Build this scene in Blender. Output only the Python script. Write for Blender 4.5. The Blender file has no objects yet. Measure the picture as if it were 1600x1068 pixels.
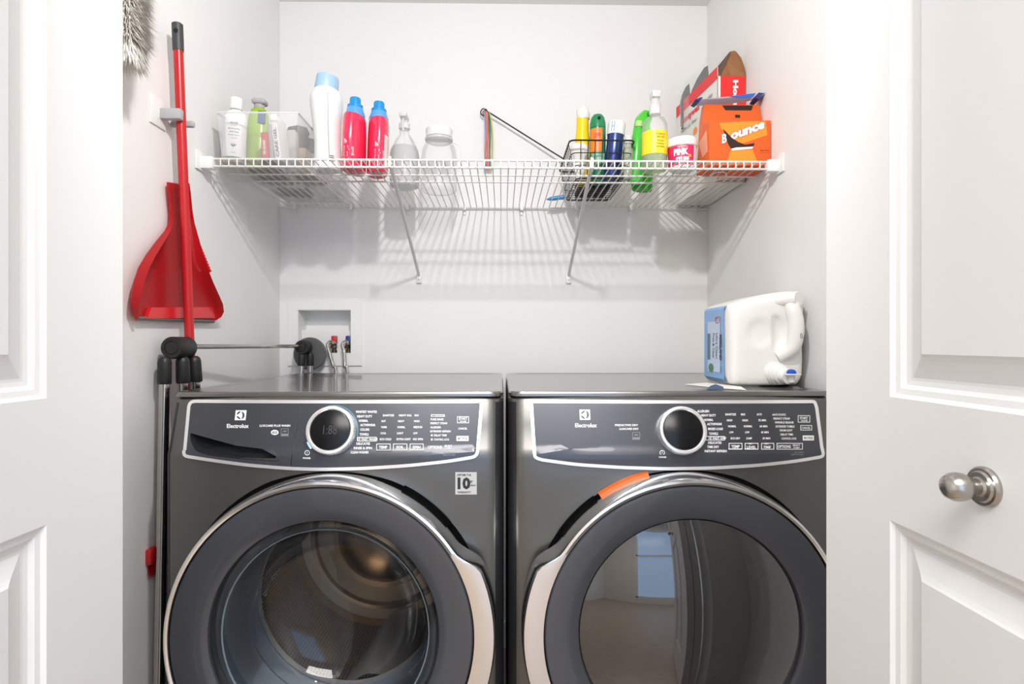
import bpy, bmesh, math, random
from mathutils import Vector, Matrix
from mathutils.geometry import tessellate_polygon
random.seed(7)
SC = bpy.context.scene
COL = SC.collection
PI = math.pi
R = math.radians

# ------------------------------------------------------------------ camera
F = 900.0
YAW = math.atan(16 / 900)
CAMZ = 1.07
cd = bpy.data.cameras.new('camera'); cam = bpy.data.objects.new('camera', cd); COL.objects.link(cam)
cd.lens = F / 1600 * 36; cd.sensor_width = 36; cd.clip_start = 0.02
cam.location = (0, 0, CAMZ); cam.rotation_euler = (PI / 2, 0, -YAW)
SC.camera = cam

# ------------------------------------------------------------------ world, exposure, lights
SC.view_settings.view_transform = 'Standard'; SC.view_settings.look = 'None'
SC.view_settings.gamma = 1; SC.view_settings.use_curve_mapping = False
SC.view_settings.exposure = 0.37
w = bpy.data.worlds.new('world'); SC.world = w; w.use_nodes = True
w.node_tree.nodes['Background'].inputs[0].default_value = (0.75, 0.85, 1, 1)
w.node_tree.nodes['Background'].inputs[1].default_value = 1.0

def lamp(name, kind, loc, energy, color=(1, 1, 1), size=0.1, rot=(0, 0, 0), size_y=None):
    l = bpy.data.lights.new(name, kind); l.energy = energy; l.color = color
    if kind == 'AREA':
        l.size = size
        if size_y: l.shape = 'RECTANGLE'; l.size_y = size_y
    else:
        l.shadow_soft_size = size
    o = bpy.data.objects.new(name, l); o.location = loc; o.rotation_euler = rot; COL.objects.link(o)
    return o
sp_ = lamp('added_key_spot', 'SPOT', (0.0, 0.50, 2.07), 34, (1, 0.985, 0.965), 0.028)  # added key light, standing in for a camera flash
sp_.data.spot_size = R(130); sp_.data.spot_blend = 0.45
sp_.rotation_euler = Vector((0, 1.5, -0.80)).to_track_quat('-Z', 'Y').to_euler()
lamp('hall_fill_light', 'AREA', (0.0, -0.70, 2.24), 42, (1, 0.975, 0.945), 1.1)  # added soft fill to lift the side walls and doors
#lamp('window_daylight', 'AREA', (0.45, -2.1, 1.35), 5, (0.93, 0.97, 1), 1.0, (PI / 2, 0, 0), 1.1)

# ------------------------------------------------------------------ pixel ray helper (real depth y = D)
def W(px, py, D):
    u = (px - 800) / F; v = (534 - py) / F
    s, c = math.sin(YAW), math.cos(YAW)
    dx = s + c * u; dy = c - s * u
    k = D / dy
    return Vector((dx * k, D, CAMZ + v * k))
def WX(px, py, X):          # ray meets plane x = X
    a = W(px, py, 1.0); k = X / a.x
    return Vector((X, k, CAMZ + (a.z - CAMZ) * k))

# ------------------------------------------------------------------ materials
def lin(c):
    return tuple((v / 255 / 12.92) if v <= 10 else ((v / 255 + 0.055) / 1.055) ** 2.4 for v in c)
MATS = {}
def mat(name, rgb, rough=0.5, metal=0.0, var=0.03, vscale=30, bump=0.0, bscale=200, coat=0.0, emit=0.0, aniso=0, stretch=None, spec=0.5, sss=0):
    if name in MATS: return MATS[name]
    m = bpy.data.materials.new(name); m.use_nodes = True; MATS[name] = m
    nt = m.node_tree; p = nt.nodes['Principled BSDF']
    c = lin(rgb)
    tc = nt.nodes.new('ShaderNodeTexCoord')
    mp = nt.nodes.new('ShaderNodeMapping'); nt.links.new(tc.outputs['Object'], mp.inputs[0])
    if stretch: mp.inputs['Scale'].default_value = stretch
    nz = nt.nodes.new('ShaderNodeTexNoise'); nz.inputs['Scale'].default_value = vscale; nz.inputs['Detail'].default_value = 3
    nt.links.new(mp.outputs[0], nz.inputs['Vector'])
    mr = nt.nodes.new('ShaderNodeMix'); mr.data_type = 'RGBA'
    mr.inputs[6].default_value = (*[v * (1 - var) for v in c], 1)
    mr.inputs[7].default_value = (*[min(1, v * (1 + var)) for v in c], 1)
    nt.links.new(nz.outputs[0], mr.inputs[0]); nt.links.new(mr.outputs[2], p.inputs['Base Color'])
    p.inputs['Roughness'].default_value = rough; p.inputs['Metallic'].default_value = metal
    p.inputs['Coat Weight'].default_value = coat; p.inputs['Coat Roughness'].default_value = 0.03
    p.inputs['Specular IOR Level'].default_value = spec
    if sss:
        p.inputs['Subsurface Weight'].default_value = sss; p.inputs['Subsurface Radius'].default_value = (0.01, 0.01, 0.01)
    if emit:
        p.inputs['Emission Color'].default_value = (*c, 1); p.inputs['Emission Strength'].default_value = emit
    if bump:
        n2 = nt.nodes.new('ShaderNodeTexNoise'); n2.inputs['Scale'].default_value = bscale
        nt.links.new(mp.outputs[0], n2.inputs['Vector'])
        b = nt.nodes.new('ShaderNodeBump'); b.inputs['Strength'].default_value = bump; b.inputs['Distance'].default_value = 0.002
        nt.links.new(n2.outputs[0], b.inputs['Height']); nt.links.new(b.outputs[0], p.inputs['Normal'])
    return m
def clear(name, rgb, body=0.15, rough=0.05, gloss=1.0, ior=1.5, tint=None):
    """see-through plastic or glass: tinted transparency, a little body colour and a fresnel gloss"""
    if name in MATS: return MATS[name]
    m = bpy.data.materials.new(name); m.use_nodes = True; MATS[name] = m
    nt = m.node_tree; nt.nodes.remove(nt.nodes['Principled BSDF']); out = nt.nodes['Material Output']
    t = nt.nodes.new('ShaderNodeBsdfTransparent'); t.inputs[0].default_value = (*(lin(tint) if tint else (1, 1, 1)), 1)
    d = nt.nodes.new('ShaderNodeBsdfDiffuse')
    nz = nt.nodes.new('ShaderNodeTexNoise'); nz.inputs['Scale'].default_value = 12
    mr = nt.nodes.new('ShaderNodeMix'); mr.data_type = 'RGBA'
    mr.inputs[6].default_value = (*[v * .96 for v in lin(rgb)], 1); mr.inputs[7].default_value = (*lin(rgb), 1)
    nt.links.new(nz.outputs[0], mr.inputs[0]); nt.links.new(mr.outputs[2], d.inputs[0])
    g = nt.nodes.new('ShaderNodeBsdfGlossy'); g.inputs['Roughness'].default_value = rough
    m1 = nt.nodes.new('ShaderNodeMixShader'); m1.inputs[0].default_value = body
    nt.links.new(t.outputs[0], m1.inputs[1]); nt.links.new(d.outputs[0], m1.inputs[2])
    fr = nt.nodes.new('ShaderNodeFresnel'); fr.inputs[0].default_value = ior
    mu = nt.nodes.new('ShaderNodeMath'); mu.operation = 'MULTIPLY'; mu.inputs[1].default_value = gloss; mu.use_clamp = True
    nt.links.new(fr.outputs[0], mu.inputs[0])
    m2 = nt.nodes.new('ShaderNodeMixShader')
    nt.links.new(mu.outputs[0], m2.inputs[0]); nt.links.new(m1.outputs[0], m2.inputs[1]); nt.links.new(g.outputs[0], m2.inputs[2])
    nt.links.new(m2.outputs[0], out.inputs[0])
    return m
M_WALL = mat('wall_paint', (237, 236, 235), 0.75, var=0.01, vscale=3, bump=0.12, bscale=260)
M_CEIL = mat('ceiling_paint', (237, 236, 235), 0.9, var=0.01, bump=0.15, bscale=120)
M_DOOR = mat('door_paint', (231, 231, 230), 0.4, var=0.01, vscale=4, bump=0.03, bscale=90)
M_FLOOR = mat('wood_floor', (172, 154, 136), 0.35, var=0.35, vscale=6, stretch=(1, 8, 1))
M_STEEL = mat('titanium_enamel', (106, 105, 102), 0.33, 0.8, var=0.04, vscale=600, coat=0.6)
for _n in M_STEEL.node_tree.nodes:
    if _n.type == 'BSDF_PRINCIPLED': _n.inputs['Coat Weight'].default_value = .3; _n.inputs['Coat Roughness'].default_value = .16
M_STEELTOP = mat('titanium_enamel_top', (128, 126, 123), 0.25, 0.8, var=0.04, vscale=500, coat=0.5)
M_PANEL = mat('panel_gloss', (72, 74, 80), 0.3, 0.45, var=0.03, coat=.35)
M_CHROME = mat('chrome', (244, 244, 244), 0.16, 1.0, var=0.02, bump=0.02, bscale=20)
M_TRIM = mat('polished_trim', (250, 250, 250), 0.25, 0.75, var=0.01)
M_GAP = mat('matt_black_gap', (6, 6, 6), 0.9, spec=0.05)
M_RING = mat('door_bezel', (76, 78, 84), 0.3, 0.3, var=0.02, coat=0.5)
M_BLACK = mat('black_plastic', (28, 28, 29), 0.45, var=0.05)
M_BLACKG = mat('black_gloss', (14, 14, 16), 0.25, spec=.35)
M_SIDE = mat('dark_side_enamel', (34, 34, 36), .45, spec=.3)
M_RUBBER = mat('grey_rubber', (120, 130, 140), 0.4, var=0.05)
M_DRUM = mat('stainless_drum', (170, 166, 160), 0.28, 1.0, var=0.1, vscale=15)
M_VANE = mat('drum_vane', (122, 118, 114), 0.4, var=0.04)
M_WHITE = mat('white_plastic', (238, 238, 236), 0.35, var=0.01)
M_WIRE = mat('white_coated_wire', (226, 224, 220), 0.4, var=0.02)
M_PRINT = mat('white_print', (240, 240, 240), 0.5, var=0.01)
M_PRINTD = mat('grey_print', (130, 132, 138), 0.5, var=0.01)
M_INK = mat('black_print', (40, 40, 42), 0.5, var=0.02)
M_RED = mat('red_plastic', (196, 30, 36), 0.32, var=0.06, vscale=12)
M_NICKEL = mat('satin_nickel', (176, 172, 166), 0.26, 1.0, var=0.03)
M_GRAY = mat('grey_plastic', (150, 150, 152), 0.4)
M_GLASS = clear('door_glass', (120, 130, 140), 0.03, 0.01, 1.3, 1.5)
M_GLASSD = clear('dryer_glass', (60, 60, 62), 0.25, 0.015, 4.2, 1.5, tint=(120, 120, 122))
M_CLEAR = clear('clear_plastic', (245, 246, 246), 0.14, 0.15, 0.45, 1.3)
M_FROST = clear('frosted_plastic', (245, 246, 246), 0.55, 0.25, 0.5, 1.3)

# perforated drum: dark holes in the sheet
nt = M_DRUM.node_tree; p = nt.nodes['Principled BSDF']
vo = nt.nodes.new('ShaderNodeTexVoronoi'); vo.inputs['Scale'].default_value = 130; vo.inputs['Randomness'].default_value = 0.15
tc = nt.nodes.new('ShaderNodeTexCoord'); sx_ = nt.nodes.new('ShaderNodeSeparateXYZ'); nt.links.new(tc.outputs['Object'], sx_.inputs[0])
def mth(op, a, b=None):
    n_ = nt.nodes.new('ShaderNodeMath'); n_.operation = op
    for i_, v_ in enumerate((a, b)):
        if v_ is None: continue
        if isinstance(v_, (int, float)): n_.inputs[i_].default_value = v_
        else: nt.links.new(v_, n_.inputs[i_])
    return n_.outputs[0]
DRX = mth('SUBTRACT', sx_.outputs[0], 0.010); DRZ = mth('SUBTRACT', sx_.outputs[2], 0.508)
DRA = mth('MULTIPLY', mth('ARCTAN2', DRZ, DRX), 0.25)
DRR = mth('SQRT', mth('ADD', mth('MULTIPLY', DRX, DRX), mth('MULTIPLY', DRZ, DRZ)))
cb_ = nt.nodes.new('ShaderNodeCombineXYZ'); nt.links.new(DRA, cb_.inputs[0]); nt.links.new(mth('SUBTRACT', sx_.outputs[1], DRR), cb_.inputs[1])
nt.links.new(cb_.outputs[0], vo.inputs['Vector'])
mt = nt.nodes.new('ShaderNodeMath'); mt.operation = 'GREATER_THAN'; mt.inputs[1].default_value = 0.34
nt.links.new(vo.outputs['Distance'], mt.inputs[0])
mx = nt.nodes.new('ShaderNodeMix'); mx.data_type = 'RGBA'; mx.inputs[6].default_value = (0.07, 0.055, 0.04, 1); mx.inputs[7].default_value = (0.42, 0.33, 0.24, 1)
nt.links.new(mt.outputs[0], mx.inputs[0]); nt.links.new(mx.outputs[2], p.inputs['Base Color'])

# ------------------------------------------------------------------ object helpers
def setp(o, label=None, cat=None, group=None, kind=None):
    if label: o['label'] = label
    if cat: o['category'] = cat
    if group: o['group'] = group
    if kind: o['kind'] = kind
    return o
def empty(name, label, cat, loc, rot=(0, 0, 0), group=None):
    o = bpy.data.objects.new(name, None); COL.objects.link(o); o.location = loc; o.rotation_euler = rot
    o.empty_display_size = 0.05
    return setp(o, label, cat, group)
def fin(name, bm, m, parent=None, world=True, smooth=True, label=None, angle=35, kind=None):
    """link a bmesh as one object; world=True: verts are world coordinates (parent has translation only)"""
    if parent is not None and world:
        q = parent; off = Vector((0, 0, 0))
        while q is not None: off += Vector(q.location); q = q.parent
        bmesh.ops.translate(bm, verts=bm.verts, vec=-off)
    bmesh.ops.recalc_face_normals(bm, faces=bm.faces)
    if smooth:
        for f in bm.faces: f.smooth = True
        for e in bm.edges:
            if len(e.link_faces) == 2 and e.calc_face_angle(0) > R(angle): e.smooth = False
    me = bpy.data.meshes.new(name); bm.to_mesh(me); bm.free()
    if m: me.materials.append(m)
    o = bpy.data.objects.new(name, me); COL.objects.link(o)
    if parent is not None: o.parent = parent
    if label: o['label'] = label
    if kind: o['kind'] = kind
    return o
def toploc(o, loc):
    """move the origin of a top-level mesh to loc, geometry stays"""
    o.data.transform(Matrix.Translation(-Vector(loc))); o.location = loc
    return o
def B(): return bmesh.new()
def add_box(bm, lo, hi, bev=0.0, seg=2):
    vs = [bm.verts.new((x, y, z)) for x in (lo[0], hi[0]) for y in (lo[1], hi[1]) for z in (lo[2], hi[2])]
    fs = [bm.faces.new([vs[i] for i in q]) for q in ((0, 1, 3, 2), (4, 6, 7, 5), (0, 4, 5, 1), (2, 3, 7, 6), (0, 2, 6, 4), (1, 5, 7, 3))]
    if bev:
        es = list({e for f in fs for e in f.edges})
        bmesh.ops.bevel(bm, geom=es, offset=bev, segments=seg, profile=0.5, affect='EDGES')
    return bm
def box(lo, hi, bev=0.0, seg=2): return add_box(B(), lo, hi, bev, seg)
def add_tube(bm, pts, r, n=8, closed=False, caps=True, flat=1.0):
    pts = [Vector(p) for p in pts]; rings = []; N = len(pts)
    rr = r if isinstance(r, (list, tuple)) else [r] * N
    up = None
    for i, p in enumerate(pts):
        if closed: t = pts[(i + 1) % N] - pts[i - 1]
        else: t = pts[min(i + 1, N - 1)] - pts[max(i - 1, 0)]
        if t.length < 1e-9: t = Vector((0, 0, 1))
        t.normalize()
        if up is None:
            up = Vector((0, 0, 1)) if abs(t.z) < 0.9 else Vector((1, 0, 0))
        a = t.cross(up).normalized(); b = a.cross(t).normalized(); up = b
        rings.append([bm.verts.new(p + (a * math.cos(2 * PI * k / n) + b * flat * math.sin(2 * PI * k / n)) * rr[i]) for k in range(n)])
    for i in range(N if closed else N - 1):
        A, C = rings[i], rings[(i + 1) % N]
        for k in range(n): bm.faces.new((A[k], A[(k + 1) % n], C[(k + 1) % n], C[k]))
    if caps and not closed:
        bm.faces.new(rings[0][::-1]); bm.faces.new(rings[-1])
    return bm
def tube(pts, r, n=8, **k): return add_tube(B(), pts, r, n, **k)
def add_lathe(bm, prof, n=32, sx=1.0, sy=1.0, at=(0, 0, 0), axis='Z', a0=0.0, a1=2 * PI, cap=True, rfun=None):
    """prof: list of (radius, height); axis Z upward or Y into depth"""
    at = Vector(at); full = abs(a1 - a0 - 2 * PI) < 1e-6
    cols = n if full else n + 1; rings = []
    for (r, h) in prof:
        ring = []
        for k in range(cols):
            a = a0 + (a1 - a0) * k / n; q = rfun(a, r) if rfun else r
            if axis == 'Z': v = Vector((q * sx * math.cos(a), q * sy * math.sin(a), h))
            else: v = Vector((q * sx * math.cos(a), h, q * sy * math.sin(a)))
            ring.append(bm.verts.new(at + v))
        rings.append(ring)
    for i in range(len(rings) - 1):
        for k in range(cols if full else cols - 1):
            bm.faces.new((rings[i][k], rings[i][(k + 1) % cols], rings[i + 1][(k + 1) % cols], rings[i + 1][k]))
    if cap and full:
        if prof[0][0] > 1e-5: bm.faces.new(rings[0][::-1])
        if prof[-1][0] > 1e-5: bm.faces.new(rings[-1])
    bmesh.ops.remove_doubles(bm, verts=bm.verts, dist=1e-6)
    return bm
def lathe(prof, **k): return add_lathe(B(), prof, **k)
def add_prism(bm, pts, f0, f1):
    """closed outline pts (2D) -> solid between mapping f0 and f1 (2D -> 3D)"""
    a = [bm.verts.new(f0(*p)) for p in pts]; b = [bm.verts.new(f1(*p)) for p in pts]
    tri = tessellate_polygon([[Vector((p[0], p[1], 0)) for p in pts]])
    for t in tri: bm.faces.new([a[i] for i in t]); bm.faces.new([b[i] for i in reversed(t)])
    n = len(pts)
    for i in range(n): bm.faces.new((a[i], a[(i + 1) % n], b[(i + 1) % n], b[i]))
    return bm
def round_poly(pts, r, n=5):
    out = []; N = len(pts)
    for i in range(N):
        p = Vector(pts[i]).to_2d() if len(pts[i]) > 2 else Vector(pts[i]); a = Vector(pts[i - 1]); b = Vector(pts[(i + 1) % N])
        ri = r[i] if isinstance(r, (list, tuple)) else r
        da = (a - p); db = (b - p); k = min(ri, da.length * .45, db.length * .45)
        if k < 1e-7: out.append(tuple(p)); continue
        s = p + da.normalized() * k; e = p + db.normalized() * k
        for j in range(n + 1):
            t = j / n; q = s * (1 - t) ** 2 + p * 2 * t * (1 - t) + e * t * t
            out.append((q.x, q.y))
    return out
def smooth_path(pts, n=6):
    P = [Vector(p) for p in pts]; out = []
    for i in range(len(P) - 1):
        p0 = P[max(i - 1, 0)]; p1 = P[i]; p2 = P[i + 1]; p3 = P[min(i + 2, len(P) - 1)]
        for j in range(n):
            t = j / n
            out.append(0.5 * ((2 * p1) + (p2 - p0) * t + (2 * p0 - 5 * p1 + 4 * p2 - p3) * t * t + (3 * p1 - p0 - 3 * p2 + p3) * t ** 3))
    out.append(P[-1]); return out

# text as flat triangles --------------------------------------------------
_tc = {}
def text_geo(s, bold=0.0):
    k = (s, bold)
    if k in _tc: return _tc[k]
    cu = bpy.data.curves.new('t', 'FONT'); cu.body = s; cu.size = 1; cu.resolution_u = 2; cu.offset = bold
    o = bpy.data.objects.new('t', cu); COL.objects.link(o)
    dg = bpy.context.evaluated_depsgraph_get(); ev = o.evaluated_get(dg); me = ev.to_mesh()
    vs = [(v.co.x, v.co.y) for v in me.vertices]; fs = [tuple(p.vertices) for p in me.polygons]
    ev.to_mesh_clear(); bpy.data.objects.remove(o); bpy.data.curves.remove(cu)
    if not vs: vs = [(0, 0), (1, 0), (0, 1)]; fs = []
    x0 = min(v[0] for v in vs); x1 = max(v[0] for v in vs); y0 = min(v[1] for v in vs); y1 = max(v[1] for v in vs)
    vs = [((v[0] - x0) / (x1 - x0), (v[1] - y0) / (y1 - y0)) for v in vs]
    _tc[k] = (vs, fs, (x1 - x0) / (y1 - y0)); return _tc[k]
def add_text(bm, s, x0, y0, x1, y1, fn, bold=0.02):
    """text stretched over the rectangle x0..x1 (left to right), y0 (baseline)..y1 (cap), through fn(x, y) -> 3D"""
    vs, fs, _ = text_geo(s, bold)
    vv = [bm.verts.new(fn(x0 + (x1 - x0) * u, y0 + (y1 - y0) * v)) for u, v in vs]
    for f in fs:
        try: bm.faces.new([vv[i] for i in f])
        except ValueError: pass
    return bm
def add_frame(bm, x0, y0, x1, y1, t, fn):
    for (a, b, c, d) in ((x0, y0, x1, y0 + t), (x0, y1 - t, x1, y1), (x0, y0, x0 + t, y1), (x1 - t, y0, x1, y1)):
        bm.faces.new([bm.verts.new(fn(*q)) for q in ((a, b), (c, b), (c, d), (a, d))])
    return bm
def add_rect(bm, x0, y0, x1, y1, fn, nx=1, ny=1):
    g = [[bm.verts.new(fn(x0 + (x1 - x0) * i / nx, y0 + (y1 - y0) * j / ny)) for i in range(nx + 1)] for j in range(ny + 1)]
    for j in range(ny):
        for i in range(nx): bm.faces.new((g[j][i], g[j][i + 1], g[j + 1][i + 1], g[j + 1][i]))
    return bm
def boolean(o, cutters):
    """apply difference of cutter bmeshes on object o, without bpy.ops"""
    cs = []
    for c in cutters:
        bmesh.ops.recalc_face_normals(c, faces=c.faces)
        me = bpy.data.meshes.new('cut'); c.to_mesh(me); c.free()
        co = bpy.data.objects.new('cut', me); COL.objects.link(co); co.matrix_world = o.matrix_basis if o.parent is None else Matrix.Translation(o.parent.location)
        md = o.modifiers.new('b', 'BOOLEAN'); md.operation = 'DIFFERENCE'; md.object = co; md.solver = 'EXACT'; cs.append(co)
    bake(o)
    for co in cs: m_ = co.data; bpy.data.objects.remove(co); bpy.data.meshes.remove(m_)
def bake(o, smooth=None):
    bpy.context.view_layer.update()
    dg = bpy.context.evaluated_depsgraph_get()
    me = bpy.data.meshes.new_from_object(o.evaluated_get(dg), preserve_all_data_layers=True, depsgraph=dg)
    o.modifiers.clear(); o.data = me
    if smooth is not None:
        bm = B(); bm.from_mesh(me)
        for f in bm.faces: f.smooth = True
        for e in bm.edges: e.smooth = not (len(e.link_faces) == 2 and e.calc_face_angle(0) > R(smooth))
        bm.to_mesh(me); bm.free()

# ================================================================== SETTING
XL, XR, YB, ZC = -0.774, 0.726, 2.024, 2.257
YO = 0.80                       # inner face of the closet's front wall
def structure(name, bm, m, **k):
    o = fin(name, bm, m, smooth=False, **k); o['kind'] = 'structure'; return o
# back wall with the opening of the water outlet box
h0 = W(466, 552, YB); h1 = W(549, 484, YB)
bm = B()
add_box(bm, (XL, YB, 0), (h0.x, YB + .12, ZC)); add_box(bm, (h1.x, YB, 0), (XR, YB + .12, ZC))
add_box(bm, (h0.x, YB, 0), (h1.x, YB + .12, h0.z)); add_box(bm, (h0.x, YB, h1.z), (h1.x, YB + .12, ZC))
structure('wall_back', bm, M_WALL)
structure('wall_left', box((XL - .1, YO - .1, 0), (XL, YB + .12, ZC)), M_WALL)
structure('wall_right', box((XR, YO - .1, 0), (XR + .1, YB + .12, ZC)), M_WALL)
structure('floor', box((-2.0, -2.3, -0.05), (2.0, YB + .12, 0)), M_FLOOR)
structure('ceiling', box((-2.0, -2.3, ZC), (2.0, YB + .12, ZC + .08)), M_CEIL)
# front wall of the closet either side of the opening, hall walls
XOL, XOR = -0.575, 0.515
structure('wall_front', add_box(box((-2.0, YO - .1, 0), (XOL, YO, ZC)), (XOR, YO - .1, 0), (2.0, YO, ZC)), M_WALL)
structure('wall_hall_left', box((-2.05, -2.3, 0), (-1.35, YO - .1, ZC)), M_WALL)
structure('wall_hall_right', box((1.35, -2.3, 0), (2.05, YO - .1, ZC)), M_WALL)
bm = B()
wx0, wx1, wz0, wz1 = -0.35, 1.25, 0.15, 2.12
add_box(bm, (-1.35, -2.3, 0), (wx0, -2.2, ZC)); add_box(bm, (wx1, -2.3, 0), (1.35, -2.2, ZC))
add_box(bm, (wx0, -2.3, 0), (wx1, -2.2, wz0)); add_box(bm, (wx0, -2.3, wz1), (wx1, -2.2, ZC))
structure('wall_rear', bm, mat('hall_paint', (228, 222, 214), 0.8))
wn = empty('window_1', None, None, (wx0, -2.25, wz0)); wn['kind'] = 'structure'
bm = B()
for a, b in (((wx0, -2.28, wz0), (wx0 + .05, -2.2, wz1)), ((wx1 - .05, -2.28, wz0), (wx1, -2.2, wz1)), ((wx0, -2.28, wz0), (wx1, -2.2, wz0 + .05)), ((wx0, -2.28, wz1 - .05), (wx1, -2.2, wz1)), ((wx0, -2.27, 1.33), (wx1, -2.2, 1.37))): add_box(bm, a, b)
fin('window_frame', bm, M_DOOR, wn, smooth=False)
fin('pane', box((wx0 + .02, -2.262, wz0 + .02), (wx1 - .02, -2.256, wz1 - .02)), mat('bright_daylit_pane', (176, 204, 240), 0.2, emit=1.2), wn, smooth=False)
for nm, lo, hi in (('baseboard_back', (XL, YB - .012, 0), (XR, YB, .09)), ('baseboard_left', (XL, YO, 0), (XL + .012, YB, .09)), ('baseboard_right', (XR - .012, YO, 0), (XR, YB, .09))):
    structure(nm, box(lo, hi, .003), M_DOOR)

# ---- moulded doors: one bifold leaf faces us, its mate folded flat behind it
def door_leaf(X, side, y0, y1, z0, z1, t, panels, name, parent):
    """slab whose moulded face looks along -side; panels: (ya, yb, za, zb)"""
    bm = B(); ys = sorted({y0, y1} | {p[0] for p in panels} | {p[1] for p in panels}); zs = sorted({z0, z1} | {p[2] for p in panels} | {p[3] for p in panels})
    def P(d, y, z): return bm.verts.new((X + side * d, y, z))
    for i in range(len(ys) - 1):
        for j in range(len(zs) - 1):
            if any(abs(ys[i] - p[0]) < 1e-6 and zs[j] >= p[2] - 1e-6 and zs[j + 1] <= p[3] + 1e-6 for p in panels): continue
            bm.faces.new([P(0, ys[i], zs[j]), P(0, ys[i + 1], zs[j]), P(0, ys[i + 1], zs[j + 1]), P(0, ys[i], zs[j + 1])])
    prof = [(0, 0), (.004, .0035), (.010, .0045), (.014, .0085), (.019, .0095), (.022, .0095), (.040, .0035), (.0445, .0015), (.047, .0)]
    for (a, b, c, d) in panels:
        rings = [[P(dep, y, z) for (y, z) in ((a + q, c + q), (b - q, c + q), (b - q, d - q), (a + q, d - q))] for q, dep in prof]
        for r0, r1 in zip(rings, rings[1:]):
            for k in range(4): bm.faces.new((r0[k], r0[(k + 1) % 4], r1[(k + 1) % 4], r1[k]))
        bm.faces.new(rings[-1])
    bmesh.ops.remove_doubles(bm, verts=bm.verts, dist=1e-6)
    add_box(bm, (min(X + side * .0101, X + side * t), y0, z0), (max(X + side * .0101, X + side * t), y1, z1))
    for q in (((0, y0, z0), (0, y1, z0), (.0101, y1, z0), (.0101, y0, z0)), ((0, y0, z1), (0, y1, z1), (.0101, y1, z1), (.0101, y0, z1)),
              ((0, y0, z0), (0, y0, z1), (.0101, y0, z1), (.0101, y0, z0)), ((0, y1, z0), (0, y1, z1), (.0101, y1, z1), (.0101, y1, z0))):
        bm.faces.new([P(*v) for v in q])
    bmesh.ops.remove_doubles(bm, verts=bm.verts, dist=1e-6)
    return fin(name, bm, M_DOOR, parent, smooth=False)
XD1, XD2, YD1 = -0.480, 0.420, 0.738
for nm, X, side in (('door_1', XD1, -1), ('door_2', XD2, 1)):
    d = empty(nm, None, None, (X, YD1, 0.012)); d['kind'] = 'structure'
    yst = YD1 - .122; z_lo = CAMZ - .1925; z_up = CAMZ - .0592; y0 = .29
    pan = [(y0 + .11, yst, .20, z_lo), (y0 + .11, yst, z_up, 1.96)]
    door_leaf(X, side, y0, YD1, .012, 2.10, .033, pan, 'door_leaf', d)
    door_leaf(X + side * .070, -side, y0, YD1, .012, 2.10, .033, [(p[0], p[1], p[2], p[3]) for p in pan], 'door_leaf', d)
    for zz in (.25, 1.0, 1.85):
        fin('hinge', tube([(X + side * .035, y0 - .004, zz), (X + side * .035, y0 - .004, zz + .07)], .005), M_NICKEL, d)
    if nm == 'door_2':
        kb = WX(1540, 760, XD2)
        k1 = fin('door_knob', lathe([(.0, -.0375), (.005, -.037), (.0095, -.0340), (.0120, -.029), (.0125, -.0245), (.0115, -.0195), (.0090, -.015), (.0070, -.011), (.0070, -.008), (.009, -.0065)], n=32), M_NICKEL, None, world=False)
        k1.parent = d
        rot = Matrix.Rotation(PI / 2, 4, 'Y')
        k1.data.transform(rot); k1.data.transform(Matrix.Scale(1.0, 4)); k1.location = kb - Vector(d.location)
        ro = fin('rosette', lathe([(0.0175, 0.0), (.0175, -.0025), (.0160, -.0045), (.0138, -.0047), (.0125, -.0065), (.0, -.0070)], n=40), M_NICKEL, None, world=False)
        ro.data.transform(rot); ro.parent = d; ro.location = kb - Vector(d.location)
for nm, x0, x1 in (('trim_1', XOL - .07, XOL), ('trim_2', XOR, XOR + .07)):
    structure(nm, box((x0, YO - .118, 0), (x1, YO - .1, ZC - .002), .004), M_DOOR)

# ---- made-up fitting around the added key light, out of view
cl = empty('added_key_fitting', 'unseen made-up spot fitting on a short stem, added for the key light', 'lamp', (0.0, 0.50, ZC))
fin('fitting_base', lathe([(.13, 0), (.13, -.022), (.12, -.026)], at=(0, 0, 0), n=40), M_NICKEL, cl, world=False)
fin('stem', tube([(0, 0, -.02), (0, 0, -.085)], .008, 12), M_NICKEL, cl, world=False)
fin('bulb', lathe([(.010, -.075), (.018, -.088), (.030, -.100), (.034, -.112), (.026, -.130), (0, -.138)], n=32), mat('added_bulb_glow', (255, 250, 240), 0.4, emit=6), cl, world=False)  # glowing bulb added with the key light fitting

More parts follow.
